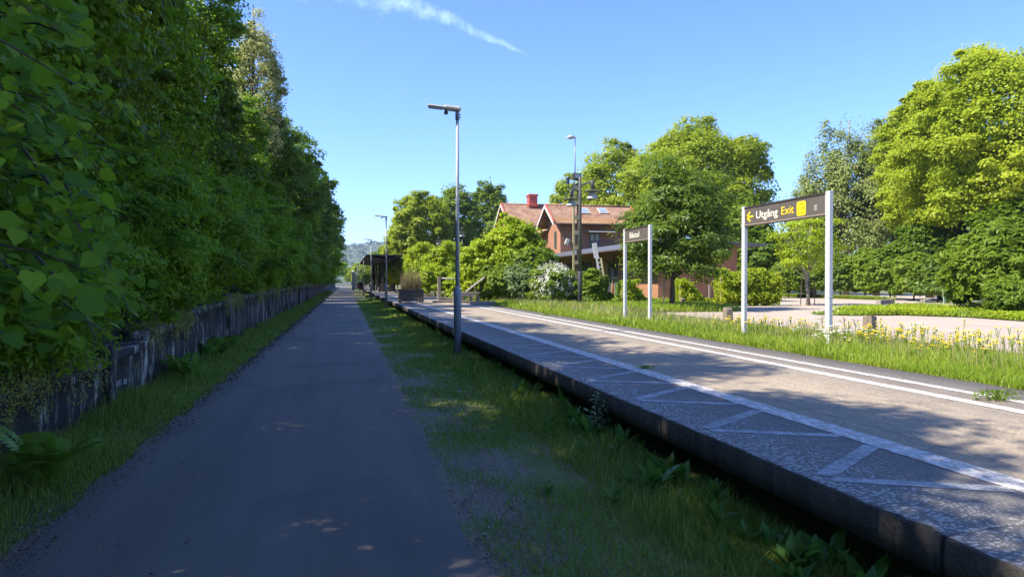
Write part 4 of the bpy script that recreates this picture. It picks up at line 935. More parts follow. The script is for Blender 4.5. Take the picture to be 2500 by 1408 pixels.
bush('large leaved bright bush filling the right border', 2440, 545, 768, 112, 'mid', 70, ls=.22, ncl=90, per=330, T=T_W, rcf=.22)
bush('low bright bush at the right border in front of the dark log', 2480, 680, 775, 60, 'mid', 71, ls=.16, ncl=40, per=300, T=T_W)
bush('green bush left of the large leaved one, over the dark log', 2372, 640, 757, 52, 'mid', 72, ls=.18, ncl=40, per=300, T=T_W)
# small yard tree with its supports
q = G(1973, 745, ZR)
yt = tree('young_tree', 'small feathery yellow green tree with thin trunk standing alone in the yard', 'tree', q, (q.x, q.y, 3.35), (1.5, 1.5, 1.75), 46, 150, .42, .11, 'bush', 75, None, trunk=.09, lump=.25, flat=.45, limbs=26, bark=M_BARKL, inner=.2, top=4.0)
r = empty('tree_guard', q); tag(r, 'three thin stakes standing round the trunk of the small yard tree', 'tree guard')
for a_ in (0, 120, 240):
    MB().tube([(.38 * math.cos(R(a_)), .38 * math.sin(R(a_)), 0), (.33 * math.cos(R(a_)), .33 * math.sin(R(a_)), 1.5)], .02, 6).build('stake', M_WOODD, r)
# sapling linden beside the name sign
q = G(1640, 757, ZR)
tree('linden_sapling', 'round crowned young linden with dark trunk right of the station name sign', 'tree', q, (q.x + .1, q.y, 3.2), (2.3, 2.2, 1.65), 78, 330, .62, .17, 'sap', 76, None, trunk=.13, lump=.22, limbs=22, T=T_W, inner=.35, low=-.85, flat=.6, fill=.1, extra=[((q.x + .40, q.y, 4.85), (1.4, 1.4, 1.75), 44)])
o = MB().tube([(0, 0, -.1), (.1, .02, 2.0)], .035, 8).build('support_stake', M_WOODG); a = G(1619, 758, ZR); o.location = a; tag(o, 'thin slanting support stake left of the linden trunk', 'stake')
# clipped hedge with posts
for i, (px0, px1, pt_, lb) in enumerate([(1520, 1600, 690, 'sparse vine hedge left of the linden trunk, in front of red brick'), (1660, 1790, 690, 'sparse yellow green vine hedge between linden trunk and left exit sign post'), (1760, 1905, 662, 'dense clipped yellow green hedge ending right of the left exit sign post')]):
    a = G(px0, 747, ZR); b_ = G(px1, 746, ZR); h = EYE - ZR + (687 - pt_) / F * 33; rg = np.random.default_rng(80 + i); n = [5000, 9000, 21000][i]
    Ln = (b_ - a).length; r = empty('hedge', a, math.atan2(b_.y - a.y, b_.x - a.x)); tag(r, lb, 'hedge', 'hedges along the yard')
    P = np.column_stack([rg.uniform(0, Ln, n), rg.normal(size=n) * .22 + .2, h * rg.uniform(0.02, 1, n) ** .85]); P[:, 2] += .12 * np.sin(P[:, 0] * 3 + i) * (P[:, 2] > h * .7)
    if i < 2: msk = np.sin(P[:, 0] * 2.3 + 1) + np.sin(P[:, 2] * 4 + P[:, 0]) > -.6; P = P[msk]
    P += .10 * np.sin(P[:, [1, 2, 0]] * 9)
    N = np.column_stack([rg.normal(size=len(P)) * .5, -.6 + rg.normal(size=len(P)) * .5, .5 + rg.normal(size=len(P)) * .4])
    leaves('foliage', P, N, .13 * rg.uniform(.6, 1.3, len(P)), LM['yellow' if i else 'bush'], r, T_Q, rg)
    for x_ in np.arange(.1, Ln, 1.55): MB().box((x_ - .04, .13, -.1), (x_ + .04, .21, h * .93)).build('post', M_WOODG, r)
# shrubs at the back of the platform
SB = [(1258, 532, 738, 80, 'bush', 'tall bright yellow green shrub directly left of the station house'), (1180, 600, 737, 62, 'bush', 'bright shrub right of the twin posts of the timber frame'),
      (1105, 600, 722, 62, 'bush', 'bright yellow shrub behind the nearest lamp and timber frame'), (1035, 598, 718, 52, 'bush', 'bright shrub behind the lantern with the brown sleeve'),
      (985, 618, 714, 40, 'lime', 'bright shrub behind the dry grass of the planter'), (1300, 600, 741, 56, 'mid', 'green shrub under the house gable, behind the white flowers'),
      (1215, 650, 741, 50, 'mid', 'low darker green shrub behind the timber beam'), (1062, 655, 724, 45, 'bush', 'low yellow shrub seen through the timber frame'), (950, 650, 709, 30, 'mid', 'small shrub behind the shelter posts'),
      (912, 655, 705, 26, 'lime', 'bright shrub seen between the shelter posts'), (1130, 665, 726, 42, 'bush', 'low bright shrub right behind the exercise bench'), (1450, 662, 748, 36, 'mid', 'dark green vine bush between lantern post and leaning signal'), (1412, 665, 744, 22, 'yellow', 'narrow yellow green bush left behind the twin lantern post')]
for i, (px, pt_, pb, rp, mt, lb) in enumerate(SB):
    bush(lb, px, pt_, pb, rp, mt, 90 + i, 'shrubs between platform and house', ls=.17 if rp > 30 else .13, ncl=int(40 + rp), per=260, name='shrub', rcf=.26, lump=.2)
bush('grey green spiky shrub left of the white flowering bush', 1272, 640, 742, 36, 'blue', 110, ls=.10, ncl=60, per=200, name='shrub', flat=1.3, lump=.25)
# white flowering bush
fb = bush('bush covered in small white blossoms, left of the twin lantern post', 1352, 648, 746, 52, 'mid', 111, ls=.10, ncl=60, per=260, name='flowering_bush', rcf=.28)
rg = np.random.default_rng(112); zc = (EYE - ZR) * F / 59; r_ = 54 / F * zc; e = norm(rg.normal(size=(260, 3))); e = e[e[:, 2] > -.5]
C = e * np.array([r_, r_, 1.05]) * rg.uniform(.85, 1.05, (len(e), 1)) + np.array([0, 0, 1.05]); idx = np.repeat(np.arange(len(C)), 22)
P = C[idx] + rg.normal(size=(len(idx), 3)) * .07; N = e[idx] + rg.normal(size=(len(idx), 3)) * .4 + np.array([0, 0, .4])
M_BLOS = leaf_mat('blossom', (.66, .66, .56), (.74, .74, .64), (.80, .80, .72), .25, (.7, .7, .6))
ok = P[:, 2] > .2
leaves('blossoms', P[ok], N[ok], .06 * rg.uniform(.7, 1.3, ok.sum()), M_BLOS, fb, T_Q, rg)

# ------------------------------------------------------------------ left bank: trees and shrubs above the wall
LT = [(-6.3, 11.8, 12.9, 2.9, 'bank'), (-6.4, -7, 11.5, 3.4, 'shade'), (-6.0, -2, 11.5, 3.2, 'bank'), (-6.6, 3.5, 12, 3.2, 'shade'), (-6.7, 8, 13.1, 3.4, 'shade'), (-7.2, 15.2, 13.6, 3.5, 'shade'), (-7.7, 20, 13.0, 3.1, 'shade'), (-8.0, 26, 13.4, 3.3, 'bank'), (-7.7, 33, 13.2, 3.2, 'shade'), (-6.9, 39.5, 11.0, 3.0, 'bank'), (-5.9, 47, 13.6, 3.4, 'shade'),
      (-5.6, 56, 14.2, 3.6, 'bank'), (-5.2, 66, 14.2, 3.9, 'shade'), (-5.3, 78, 14.0, 4.0, 'bank'), (-5.0, 92, 14.0, 4.3, 'shade'), (-5.0, 108, 13.8, 4.4, 'bank'), (-5.2, 126, 14.0, 4.6, 'shade'), (-5.6, 146, 14, 4.9, 'bank'), (-6.4, 170, 14.5, 5.2, 'shade'), (-9.2, 198, 15, 5.4, 'bank'), (-14, 228, 15, 6, 'shade')]
ll = ['bright slender tree on the bank between the two nearest tall trees', 'dark tree above the bank behind the camera', 'leafy tree on the bank left of the camera', 'tree just left of the camera above the overhanging linden', 'nearest tall tree over the bank, filling the upper left corner', 'second tall dark tree of the left bank row', 'tall dark tree of the left bank rising to the top edge of the view', 'broad tree of the left bank, whose top leaves the view beside the open sky', 'dark tree of the left bank just before the pale sunlit tree',
      'lower tree of the left bank below the pale sunlit top', 'dark tree of the left bank whose top stands out right of the pale sunlit one', 'broad middle tree of the left bank row', 'dark tree in the middle of the left bank silhouette', 'tree of the left bank where the silhouette slopes steeply',
      'dark tree of the left bank with boughs reaching over the path', 'far tree of the left bank above the second street lamp height', 'far dark tree of the left bank before the sunny fringe', 'far tree of the left bank with sunny fringe', 'farthest dark tree over the left edge of the path', 'tree beyond the end of the retaining wall', 'last dark tree where the path bends away']
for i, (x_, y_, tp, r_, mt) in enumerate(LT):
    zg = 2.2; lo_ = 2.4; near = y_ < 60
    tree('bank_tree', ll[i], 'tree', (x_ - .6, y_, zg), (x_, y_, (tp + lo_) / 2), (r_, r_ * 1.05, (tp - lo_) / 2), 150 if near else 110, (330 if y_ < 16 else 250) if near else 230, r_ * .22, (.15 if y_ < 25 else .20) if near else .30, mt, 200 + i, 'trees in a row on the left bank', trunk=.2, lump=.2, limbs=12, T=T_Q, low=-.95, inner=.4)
# sunlit pale tree showing above the row
tree('pale_tree', 'pale yellow sunlit tree top standing out against the sky above the left bank', 'tree', (-6.0, 43, 2.2), (-5.3, 43.5, 12.6), (1.7, 1.9, 4.8), 90, 260, .5, .14, 'pale', 240, None, trunk=.16, lump=.25, limbs=16, top=16.2, droop=.6)
tree('bank_tree', 'thin leafy tree top with separate twigs against the sky at the upper edge', 'tree', (-6.2, 29, 2.2), (-5.4, 30, 13.0), (1.4, 1.6, 3.2), 60, 260, .5, .13, 'bank', 241, None, trunk=.10, lump=.3, limbs=12, top=14.5, inner=.2)
SL = [(4.0, 1.15, 2.1), (6.2, 1.2, 2.3), (8.6, 1.3, 2.6), (11.0, 1.35, 3.0), (13.6, 1.4, 3.0), (16.4, 1.5, 3.3), (19.6, 1.55, 3.5), (23, 1.7, 3.6), (27, 1.8, 3.8), (31.5, 1.9, 4.2), (36.5, 2.0, 4.4), (42, 2.2, 4.6), (49, 2.4, 5), (57, 2.6, 5.2), (66, 2.8, 5.5), (76, 3.0, 5.6), (88, 3.2, 6), (102, 3.4, 6), (118, 3.6, 6.2), (138, 4, 6.4), (160, 4.4, 6.6)]
for i, (y_, r_, h) in enumerate(SL):
    zg = wtop(y_); xo = WX - .10 - r_ * .62
    lb = ['nearest', 'second nearest', 'third', 'fourth', 'fifth', 'sixth', 'seventh', 'eighth', 'ninth', 'tenth', 'eleventh', 'twelfth', 'thirteenth', 'fourteenth', 'fifteenth', 'sixteenth', 'seventeenth', 'eighteenth', 'nineteenth', 'twentieth', 'last'][i]
    tree('bank_shrub', lb + ' leafy green shrub along the top of the retaining wall, counted from the camera', 'shrub', (xo - .2, y_, zg), (xo, y_, zg + h * .43), (r_, max(r_, 1.5), h * .54), 80 if y_ < 60 else 60, 420 if y_ < 30 else 260, r_ * .26,
         .085 if y_ < 12 else .11 if y_ < 32 else .18 if y_ < 80 else .28, ['bank2', 'bank', 'bank2', 'linden'][i % 4], 300 + i, 'shrubs on top of the retaining wall', trunk=.05, fill=.1, lump=.3, limbs=8, crown_name='foliage', low=-.8, T=T_W if y_ < 20 else T_Q)
# large leaved linden boughs hanging over the wall beside the camera
rg = np.random.default_rng(77); root = empty('overhanging_linden', (-4.2, 5.0, 1.2)); tag(root, 'large leaved linden whose boughs hang over the wall at the left edge of the view', 'tree')
ori = np.array([-4.2, 5.0, 1.2]); Pl, Nl, Dl, Sl = [], [], [], []; tw = MB()
tw.tube([(-.5, 0, -.4), (-.45, .1, 1.5), (-.3, .1, 3.2), (-.2, .2, 4.6)], [.13, .11, .07, .03], 8)
for k in range(520):
    u = rg.random(); z1 = rg.uniform(1.15, 5.2); y1 = rg.uniform(3.3, 8.2); reach = -1.15 - .20 * (y1 - 3.6) - .28 * max(0, z1 - 3.0) - (0.9 * (1.25 - z1) if z1 < 1.25 else 0)
    if z1 > 1.6: reach -= rg.uniform(0, .35)
    x1 = reach - rg.uniform(0, 1) ** 1.5 * 1.3
    tip = np.array([x1, y1, z1]); L_ = rg.uniform(.7, 1.1); dd = np.array([rg.uniform(.5, 1), rg.normal() * .5 - .1, rg.uniform(-.75, .1)]); dd /= np.linalg.norm(dd); st = tip - dd * L_ + np.array([0, 0, .12])
    if k % 4 == 0: tw.tube([st - ori - dd * .5, (st + tip) / 2 - ori + np.array([0, 0, .04]), tip - ori], [.012, .007, .003], 5)
    nL = int(rg.integers(7, 12))
    for j in range(nL):
        f = (j + .5) / nL; p_ = st + (tip - st) * f + np.array([0, 0, .1 * math.sin(f * PI)]); sd = 1 if j % 2 else -1
        lat = np.cross(dd, [0, 0, 1]) * sd; d_ = dd * .6 + lat * .9 + np.array([0, 0, -.45]) + rg.normal(size=3) * .25
        n_ = np.array([.35, -.35, .9]) + rg.normal(size=3) * .5; s_l = rg.uniform(.06, .125) if rg.random() < .85 else rg.uniform(.12, .155)
        Pl.append(p_ - ori + d_ / np.linalg.norm(d_) * s_l * .6); Nl.append(n_); Dl.append(d_); Sl.append(s_l)
leaves('leaves', np.array(Pl), np.array(Nl), np.array(Sl), LM['linden'], root, T_B, rg, np.array(Dl)); tw.build('boughs', M_BARK, root)
# moss and grass tufts hanging over the wall top
rg = np.random.default_rng(78); n = 150000; y_ = 3 + 40 * rg.random(n) ** 1.5; dens = np.sin(y_ * 1.1) + np.sin(y_ * 2.9 + 1) * .7 + rg.normal(size=n) * .5; y_ = y_[(dens > .55) & (rg.random(n) < np.clip((y_ - 4.5) / 6, .25, 1))]; n = len(y_)
zt = np.array([wtop(v) for v in y_]); P = np.column_stack([WX + .07 - rg.random(n) * .35, y_, zt + .04 + rg.normal(size=n) * .04]); hang = rg.random(n) < .45
P[hang, 0] = WX + .07 + .03 * rg.random(hang.sum()); P[hang, 2] -= rg.random(hang.sum()) ** 1.5 * .38 * (0.4 + .6 * np.abs(np.sin(P[hang, 1] * 3.7)))
o = leaves('moss', P, np.column_stack([np.full(n, .8), rg.normal(size=n) * .4, rg.random(n)]), .021 * rg.uniform(.6, 1.5, n), LM['moss'], rng=rg); tag(o, 'brown green moss hanging over the retaining wall edge', 'moss', kind='stuff')

# ------------------------------------------------------------------ grass
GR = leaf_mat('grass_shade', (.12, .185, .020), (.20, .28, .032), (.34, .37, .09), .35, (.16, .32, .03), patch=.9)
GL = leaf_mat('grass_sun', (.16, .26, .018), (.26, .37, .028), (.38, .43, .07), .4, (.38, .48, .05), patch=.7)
GS = leaf_mat('grass_seed', (.22, .20, .08), (.34, .30, .14), (.42, .38, .20), .3, (.4, .36, .15), patch=.7)
def ylog(rg, n, a, b_): return a * (b_ / a) ** rg.random(n)
def field(name, label, n, xfun, ya, yb2, z, hfun, mat, seed, wd=.006, lean=.4, cat='grass', seg2=True, dens=None):
    rg = np.random.default_rng(seed); y_ = ylog(rg, n, ya, yb2); x_ = xfun(y_, rg); k = np.ones(n, bool)
    if dens is not None: k = dens(x_, y_, rg); x_ = x_[k]; y_ = y_[k]
    P = np.column_stack([x_, y_, np.full(len(x_), z)]); h = hfun(x_, y_, rg); o = blades(name, P, h, wd * np.clip(y_ / 6, .7, 6), mat, rg, lean, seg2)
    return tag(o, label, cat, kind='stuff')
def noise2(x, y, s=1.0): return np.sin(x * 2.1 * s + 1.3 * np.sin(y * 1.7 * s)) + np.sin(y * 2.6 * s + 1.1 * np.sin(x * 3.1 * s)) + .6 * np.sin(x * 6.3 * s + y * 5.1 * s)
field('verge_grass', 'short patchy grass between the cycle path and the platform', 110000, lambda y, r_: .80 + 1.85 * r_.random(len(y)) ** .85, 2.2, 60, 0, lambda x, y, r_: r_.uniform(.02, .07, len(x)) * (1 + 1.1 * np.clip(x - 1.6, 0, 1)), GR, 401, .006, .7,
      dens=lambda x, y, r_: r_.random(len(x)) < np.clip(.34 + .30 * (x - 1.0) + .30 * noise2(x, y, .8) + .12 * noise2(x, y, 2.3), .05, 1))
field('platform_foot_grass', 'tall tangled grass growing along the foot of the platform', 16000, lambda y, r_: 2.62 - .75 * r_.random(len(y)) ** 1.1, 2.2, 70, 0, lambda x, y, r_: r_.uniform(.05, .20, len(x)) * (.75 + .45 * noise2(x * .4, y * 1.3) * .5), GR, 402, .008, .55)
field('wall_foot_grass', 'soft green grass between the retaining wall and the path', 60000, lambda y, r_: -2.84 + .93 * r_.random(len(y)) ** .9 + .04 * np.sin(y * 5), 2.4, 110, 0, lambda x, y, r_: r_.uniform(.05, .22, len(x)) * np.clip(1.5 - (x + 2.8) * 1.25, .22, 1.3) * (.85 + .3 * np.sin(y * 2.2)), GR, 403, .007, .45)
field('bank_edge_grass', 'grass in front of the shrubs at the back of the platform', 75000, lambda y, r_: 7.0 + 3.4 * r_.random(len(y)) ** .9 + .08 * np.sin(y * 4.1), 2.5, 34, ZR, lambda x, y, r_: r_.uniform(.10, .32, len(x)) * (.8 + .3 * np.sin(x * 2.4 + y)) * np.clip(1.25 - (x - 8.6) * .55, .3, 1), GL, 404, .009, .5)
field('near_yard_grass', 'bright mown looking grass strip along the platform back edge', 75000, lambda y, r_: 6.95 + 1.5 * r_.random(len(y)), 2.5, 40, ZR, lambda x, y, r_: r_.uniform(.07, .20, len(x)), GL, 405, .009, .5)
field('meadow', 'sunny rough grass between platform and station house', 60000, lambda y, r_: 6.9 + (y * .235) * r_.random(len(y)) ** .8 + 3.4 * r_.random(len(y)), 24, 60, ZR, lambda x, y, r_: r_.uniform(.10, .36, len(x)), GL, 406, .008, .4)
field('seed_grass', 'straw coloured seeding grass stalks above the verge', 4500, lambda y, r_: 7.5 + 2.3 * r_.random(len(y)), 4.8, 50, ZR, lambda x, y, r_: r_.uniform(.25, .48, len(x)), GS, 407, .005, .25)
# grass island in the yard and strip behind it
ip = [G(1978, 768, ZR), G(2080, 760, ZR), G(2180, 755, ZR), G(2280, 752, ZR), G(2420, 752, ZR), G(2700, 760, ZR), G(2700, 800, ZR), G(2500, 785, ZR), G(2360, 775, ZR), G(2200, 770, ZR), G(2080, 771, ZR)]
sheet('yard_island', [(p_.x, p_.y) for p_ in ip], ZR + .03, M_SOIL)
rg = np.random.default_rng(410); n = 24000
def inpoly(x, y, P_):
    c_ = np.zeros(len(x), bool); j = len(P_) - 1
    for i in range(len(P_)):
        xi, yi, xj, yj = P_[i].x, P_[i].y, P_[j].x, P_[j].y
        c_ ^= ((yi > y) != (yj > y)) & (x < (xj - xi) * (y - yi) / (yj - yi + 1e-9) + xi); j = i
    return c_
xs = [p_.x for p_ in ip]; yss = [p_.y for p_ in ip]; x_ = rg.uniform(min(xs), max(xs), n * 3); y_ = rg.uniform(min(yss), max(yss), n * 3); k = inpoly(x_, y_, ip); x_ = x_[k]; y_ = y_[k]
P = np.column_stack([x_, y_, np.full(len(x_), ZR + .03)]); o = blades('island_grass', P, rg.uniform(.03, .15, len(P)) * (1 + 1.0 * np.clip((x_ - 16) / 8, 0, 1)) * (.8 + .5 * np.sin(x_ * 2.1) * np.sin(y_ * 1.3)), np.full(len(P), .035), GL, rg, .6); tag(o, 'bright green grass covering the island in the yard', 'grass', kind='stuff')
P = np.column_stack([x_, y_, ZR + .06 + rg.random(len(x_)) * .2])[(x_ > 15.5) & (np.sin(x_ * 1.7) + np.sin(y_ * 2.3) + rg.normal(size=len(x_)) * .4 > -.1)]; o = leaves('ground_cover', P, np.tile([0, -.3, 1.], (len(P), 1)) + rg.normal(size=(len(P), 3)) * .5, .10 * rg.uniform(.6, 1.4, len(P)), LM['bush'], rng=rg); tag(o, 'leafy ground cover creeping around the logs on the island', 'ground cover', kind='stuff')
a, b_ = G(1905, 724, ZR), G(2160, 733, ZR); n = 9000; f = rg.random(n); P = np.column_stack([a.x + (b_.x - a.x) * f, a.y + (b_.y - a.y) * f + rg.random(n) * 4 - 1, np.full(n, ZR)])
o = blades('hedge_foot_grass', P, rg.uniform(.1, .3, n), np.full(n, .06), GL, rg, .5); tag(o, 'green grass strip at the foot of the far hedge row', 'grass', kind='stuff')

# flowers
def flower_mesh(kind, seed):
    rg = random.Random(seed); m = MB(); m.tube([(0, 0, 0), (.01, .01, .25), (.03 * rg.random(), -.01, .48)], [.004, .004, .003], 4, False); h = .48
    for j in range(3 if kind == 'y' else 2):
        cx, cy_, cz = rg.uniform(-.06, .06), rg.uniform(-.06, .06), h + rg.uniform(-.08, .04)
        m.tube([(0, 0, h - .16), (cx * .6, cy_ * .6, cz - .03), (cx, cy_, cz)], [.003, .003, .003], 4, False)
    me = bpy.data.meshes.new('flower'); m.b.to_mesh(me); m.b.free(); me.materials.append(GL)
    b2 = bmesh.new(); b2.from_mesh(me); rg = random.Random(seed); rg.random()
    for j in range(3 if kind == 'y' else 2):
        cx, cy_, cz = rg.uniform(-.06, .06), rg.uniform(-.06, .06), h + rg.uniform(-.08, .04); vs_ = []
        for k in range(16): rr = .024 if k % 2 else .015; vs_.append(b2.verts.new((cx + rr * math.cos(k * PI / 8), cy_ + rr * math.sin(k * PI / 8), cz + (.008 if k % 2 else .0))))
        c0 = b2.verts.new((cx, cy_, cz + .012))
        for k in range(16): f_ = b2.faces.new((vs_[k], vs_[(k + 1) % 16], c0)); f_.material_index = 1
    b2.to_mesh(me); b2.free(); me.materials.append(M_PETY if kind == 'y' else M_PETW); return me
M_PETY = leaf_mat('petal_yellow', (.70, .50, .004), (.78, .58, .005), (.84, .64, .008), .2, (.75, .58, .005)); M_PETW = leaf_mat('petal_white', (.7, .7, .62), (.8, .8, .74), (.85, .85, .8), .2, (.7, .7, .6))
fy = [flower_mesh('y', k) for k in range(3)]; fw = [flower_mesh('w', k + 9) for k in range(2)]; rg = random.Random(5)
FL = []
for k in range(165):
    c_ = rg.random()
    if c_ < .55: px, py = rg.gauss(2330, 125), rg.gauss(860, 34)
    elif c_ < .8: px, py = rg.gauss(2130, 45), rg.gauss(838, 20)
    else: px, py = rg.uniform(1560, 1900), rg.uniform(792, 822)
    FL.append((px, py, 'y'))
for k in range(40): FL.append((rg.gauss(1985, 45), rg.gauss(838, 12), 'w'))
for px, py, c_ in FL:
    q = G(px, max(py, 790) + 26, ZR)
    if q.x < 7.5 or q.x > 12: q.x = 7.6 + rg.random() * 2.4
    if px > 2580: continue
    o = bpy.data.objects.new('yellow_flower' if c_ == 'y' else 'white_flower', rg.choice(fy if c_ == 'y' else fw)); col.objects.link(o); o.location = q; s_c = rg.uniform(.75, 1.25); o.scale = (s_c * 1.2, s_c * 1.2, s_c * .82); o.rotation_euler.z = rg.uniform(0, 6)
    tag(o, 'yellow hawkbit like flowers on thin stalks in the sunny verge' if c_ == 'y' else 'white daisy like flowers on thin stalks around the right sign post', 'flower', 'yellow flowers of the verge' if c_ == 'y' else 'white flowers of the verge')

# broad leaved weeds at the foot of the platform
def rosette(seed, n=11, ln=.24, wd=.34):
    rg = np.random.default_rng(seed); az = rg.uniform(0, 2 * PI, n); el = rg.uniform(.5, 1.35, n); D = np.column_stack([np.cos(az) * np.cos(el), np.sin(az) * np.cos(el), np.sin(el)]); Sz = ln * rg.uniform(.6, 1.25, n)
    N = np.column_stack([-np.cos(az) * np.sin(el), -np.sin(az) * np.sin(el), np.cos(el)]); P = D * (Sz * .62)[:, None]
    return leaves('weed', P, N, Sz, None, None, T_W, rg, D, 1.4, True)
M_DOCK = leaf_mat('dock_leaf', (.045, .12, .018), (.08, .18, .028), (.14, .25, .04), .38, (.22, .42, .04)); rm = [rosette(500 + k) for k in range(4)]
for me in rm: me.materials.append(M_DOCK)
rg = random.Random(9); PW = [(1590, 1200), (1500, 1120), (1440, 1060), (1390, 1000), (1330, 960), (1290, 950), (1250, 925), (1215, 905), (1180, 890), (1345, 1040), (1420, 1110), (1625, 1160), (1560, 1060), (1660, 1190), (1740, 1280), (1820, 1330), (1880, 1350), (1340, 1210), (1080, 760 + 60), (1060, 800), (1770, 1360), (1500, 1230), (1010, 780)]
names = ['just behind the nearest lamp pole', 'under the platform edge']
PW += [None] * 34
for k, pq in enumerate(PW):
    q = G(*pq, 0) if pq else Vector((rg.uniform(1.9, 2.6) + .1, 2.3 * (16 / 2.3) ** rg.random(), 0)); q.x = min(q.x, 2.62); o = bpy.data.objects.new('dock_plant', rm[k % 4]); col.objects.link(o); o.location = q; s_c = rg.uniform(.40, .85) if q.x > 2.2 else rg.uniform(.3, .5); o.scale = (s_c, s_c, s_c * 1.15); o.rotation_euler.z = rg.uniform(0, 6)
    tag(o, 'broad leaved green dock weed growing at the foot of the platform', 'weed', 'dock weeds along the platform')
q = G(1440, 1065, 0); q.x = 2.58; rg2 = np.random.default_rng(33); root = empty('seedling', q); tag(root, 'small woody seedling with pale oval leaves rising against the dark platform edge', 'seedling')
Pq, Nq, Dq = [], [], []; sm = MB()
for k in range(6):
    tip = Vector((rg2.uniform(-.22, .10), rg2.uniform(-.22, .22), rg2.uniform(.28, .46))); sm.tube([(0, 0, 0), tuple(tip * .5 + Vector((0, 0, .05))), tuple(tip)], [.006, .004, .002], 5)
    for j in range(9): f = .35 + .65 * j / 8; az_ = rg2.uniform(0, 6.28); Pq.append(np.array(tip) * f + np.array([math.cos(az_), math.sin(az_), .2]) * .035); Dq.append([math.cos(az_), math.sin(az_), .1]); Nq.append([.1, -.2, 1])
leaves('leaves', np.array(Pq), np.array(Nq) + rg2.normal(size=(len(Pq), 3)) * .2, np.full(len(Pq), .075), leaf_mat('seedling_leaf', (.10, .17, .06), (.14, .22, .09), (.2, .28, .12), .3), root, T_W, rg2, np.array(Dq), 1.3); sm.build('stems', M_BARK, root)
M_FERN = leaf_mat('fern_green', (.09, .18, .02), (.15, .28, .03), (.25, .38, .05), .35, (.25, .45, .04))
# ferns at the wall
for k, (px, py, lb) in enumerate([(455, 930, 'large fern at the foot of the retaining wall, beside the pilaster'), (545, 860, 'fern spreading at the wall foot, beyond the large one'), (480, 880, 'fern leaning on the wall between the other two'), (120, 1190, 'low fern at the wall foot in the lower left corner')]):
    q = G(px, py, 0); q.x = max(q.x, -2.62); rgf = np.random.default_rng(600 + k); P_, N_, D_ = [], [], []; S_ = []
    for a_ in range(11):
        az_ = rgf.uniform(-3.1, 3.1); ln = rgf.uniform(.35, .62); ka = rgf.uniform(1.2, 2.1); kb = ka * rgf.uniform(.5, .72); dirv = np.array([math.cos(az_), math.sin(az_), 0])
        for j in range(22):
            f = (j + 1) / 22; p_ = dirv * ln * f * .85 + np.array([0, 0, ln * (ka * f - kb * f * f)]); tang = dirv * .85 + np.array([0, 0, ka - 2 * kb * f]); sdv = np.cross(tang, [0, 0, 1]); sdv /= np.linalg.norm(sdv)
            for s_ in (-1, 1): wl = .13 * math.sin(PI * min(1, f * .95 + .08)) + .02; P_.append(p_ + sdv * s_ * wl * .5); D_.append(sdv * s_ + tang * .25); nv = np.cross(sdv, tang); N_.append(nv * np.sign(nv[2] + 1e-6)); S_.append(wl)
    r = empty('fern', q); tag(r, lb, 'fern', 'ferns at the foot of the retaining wall'); leaves('fronds', np.array(P_), np.array(N_), np.array(S_), M_FERN, r, T_Q, rgf, np.array(D_), .5)
# small weeds on the platform joints
for k, (px, py, s_c, lb) in enumerate([(2435, 975, .9, 'leafy weed growing on the white line at the right edge of the platform'), (1575, 900, .45, 'tiny green weed on the thick white platform line'), (1335, 770, .7, 'low weed tuft on the far thin white line')]):
    q = G(px, py, ZP); rgw = np.random.default_rng(700 + k); n = 260; az_ = rgw.uniform(0, 6.28, n); rr = rgw.random(n) * .24; P = np.column_stack([np.cos(az_) * rr * 1.4, np.sin(az_) * rr * .6, .01 + rgw.random(n) * .09])
    o = leaves('pavement_weed', P, np.tile([0, 0, 1.], (n, 1)) + rgw.normal(size=(n, 3)) * .6, np.full(n, .05), LM['mid'], None, T_W, rgw); o.location = q; o.scale = (s_c,) * 3; tag(o, lb, 'weed')

# fallen leaves and twigs along the path
rg = np.random.default_rng(901); n = 2600; sd = rg.random(n) < .55; y_ = ylog(rg, n, 2.3, 30)
x_ = np.where(sd, .72 + np.abs(rg.normal(size=n)) * .5, -1.88 - np.abs(rg.normal(size=n)) * .12 + (rg.random(n) < .12) * rg.random(n) * 1.2)
P = np.column_stack([x_, y_, np.full(n, .022)]); o = leaves('fallen_leaves', P, np.column_stack([rg.normal(size=n) * .3, rg.normal(size=n) * .3, np.ones(n)]), rg.uniform(.012, .038, n), leaf_mat('dead_leaf', (.05, .035, .02), (.14, .10, .05), (.36, .32, .22), .1), rng=rg)
tag(o, 'small dry fallen leaves and litter along both edges of the cycle path', 'litter', kind='stuff')
# dry twigs on the gravel
tw_ = MB()
for k in range(60):
    y0 = 2.4 + 9 * rg.random() ** 1.5; x0 = .9 + 1.1 * rg.random(); a_ = rg.uniform(0, 6.28); l_ = rg.uniform(.06, .2); tw_.tube([(x0, y0, .015), (x0 + l_ * .5 * math.cos(a_), y0 + l_ * .5 * math.sin(a_), .022), (x0 + l_ * math.cos(a_ + .3), y0 + l_ * math.sin(a_ + .3), .015)], .003, 4)
tag(tw_.build('twigs', M_WOODG), 'thin broken twigs scattered on the gravel verge', 'litter', kind='stuff')
# the blue air
hz = MB().box((-900, -70, -1.1), (1300, 1900, 110)).build('haze', None); hz['kind'] = 'stuff'; hz['label'] = 'thin blue haze of the air'; hz['category'] = 'haze'
m = bpy.data.materials.new('haze'); m.use_nodes = True; t = NT(m.node_tree)
for n_ in list(t.n): t.n.remove(n_)
pv = t.new('ShaderNodeVolumePrincipled'); pv.inputs['Color'].default_value = (.75, .86, 1, 1); pv.inputs['Density'].default_value = .0002; pv.inputs['Anisotropy'].default_value = .2
t.l.new(pv.outputs[0], t.new('ShaderNodeOutputMaterial').inputs['Volume']); hz.data.materials.append(m)

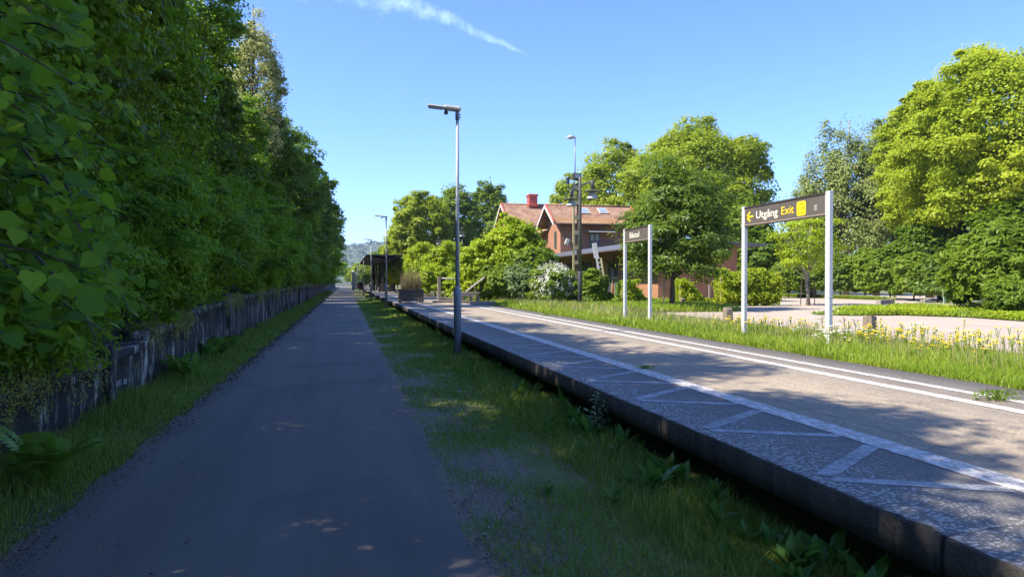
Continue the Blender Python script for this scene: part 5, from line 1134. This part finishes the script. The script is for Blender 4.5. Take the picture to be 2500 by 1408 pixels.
n = 6000; rg = np.random.default_rng(911); y_ = ylog(rg, n, 2.3, 60); P = np.column_stack([-1.90 + rg.normal(size=n) * .10 + .04 * np.sin(y_ * 3.3) + .02, y_, np.full(n, .020) + rg.random(n) * .012])
o = leaves('leaf_litter', P, np.column_stack([rg.normal(size=n) * .5, rg.normal(size=n) * .5, np.ones(n)]), rg.uniform(.007, .024, n) * np.clip(y_ / 6, 1, 4), leaf_mat('mould_leaf', (.05, .04, .028), (.09, .07, .045), (.19, .15, .09), .1), rng=rg)
tag(o, 'dark band of old leaf mould along the left edge of the path', 'litter', kind='stuff')
# faded illegible paint marks on the wall
m_ = MB(); rg = random.Random(3); c0 = AX(262, 948, WX + .03); c1 = AX(312, 930, WX + .03); L_ = c1.y - c0.y
for k in range(9):
    y0 = c0.y + L_ * (k + rg.uniform(-.2, .2)) / 9; z0 = c0.z + (c1.z - c0.z) * k / 9 - .03; w_ = L_ * rg.uniform(.03, .07); h_ = rg.uniform(.05, .09); tl = rg.uniform(-.03, .03)
    m_.poly([(WX + .022, y0, z0), (WX + .022, y0 + w_, z0 + .005), (WX + .022, y0 + w_ + tl, z0 + h_), (WX + .022, y0 + tl, z0 + h_ - .004)], (.004, 0, 0))
o = m_.build('faded_paint', M_PAINT2, rw)

n = 9000; rg = np.random.default_rng(921); y_ = ylog(rg, n, 2.2, 16); x_ = .74 + np.abs(rg.normal(size=n)) * .55; k = x_ < 2.2; x_ = x_[k]; y_ = y_[k]; n = len(x_)
P = np.column_stack([x_, y_, np.full(n, .004)]); N = rg.normal(size=(n, 3)); N[:, 2] = np.abs(N[:, 2]) + .5
T_S = (np.array([[-.5, -.1, 0], [0, -.45, .1], [.5, .05, 0], [.05, .5, .1], [0, 0, .42]]), np.array([[0, 1, 4, 4], [1, 2, 4, 4], [2, 3, 4, 4], [3, 0, 4, 4]])[:, :3])
o = leaves('gravel_stones', P, N, rg.uniform(.006, .017, n), leaf_mat('stone', (.11, .095, .08), (.27, .24, .21), (.50, .46, .40), .0), T=T_S, rng=rg)
tag(o, 'small loose stones lying on the gravel verge right of the path', 'gravel', kind='stuff')
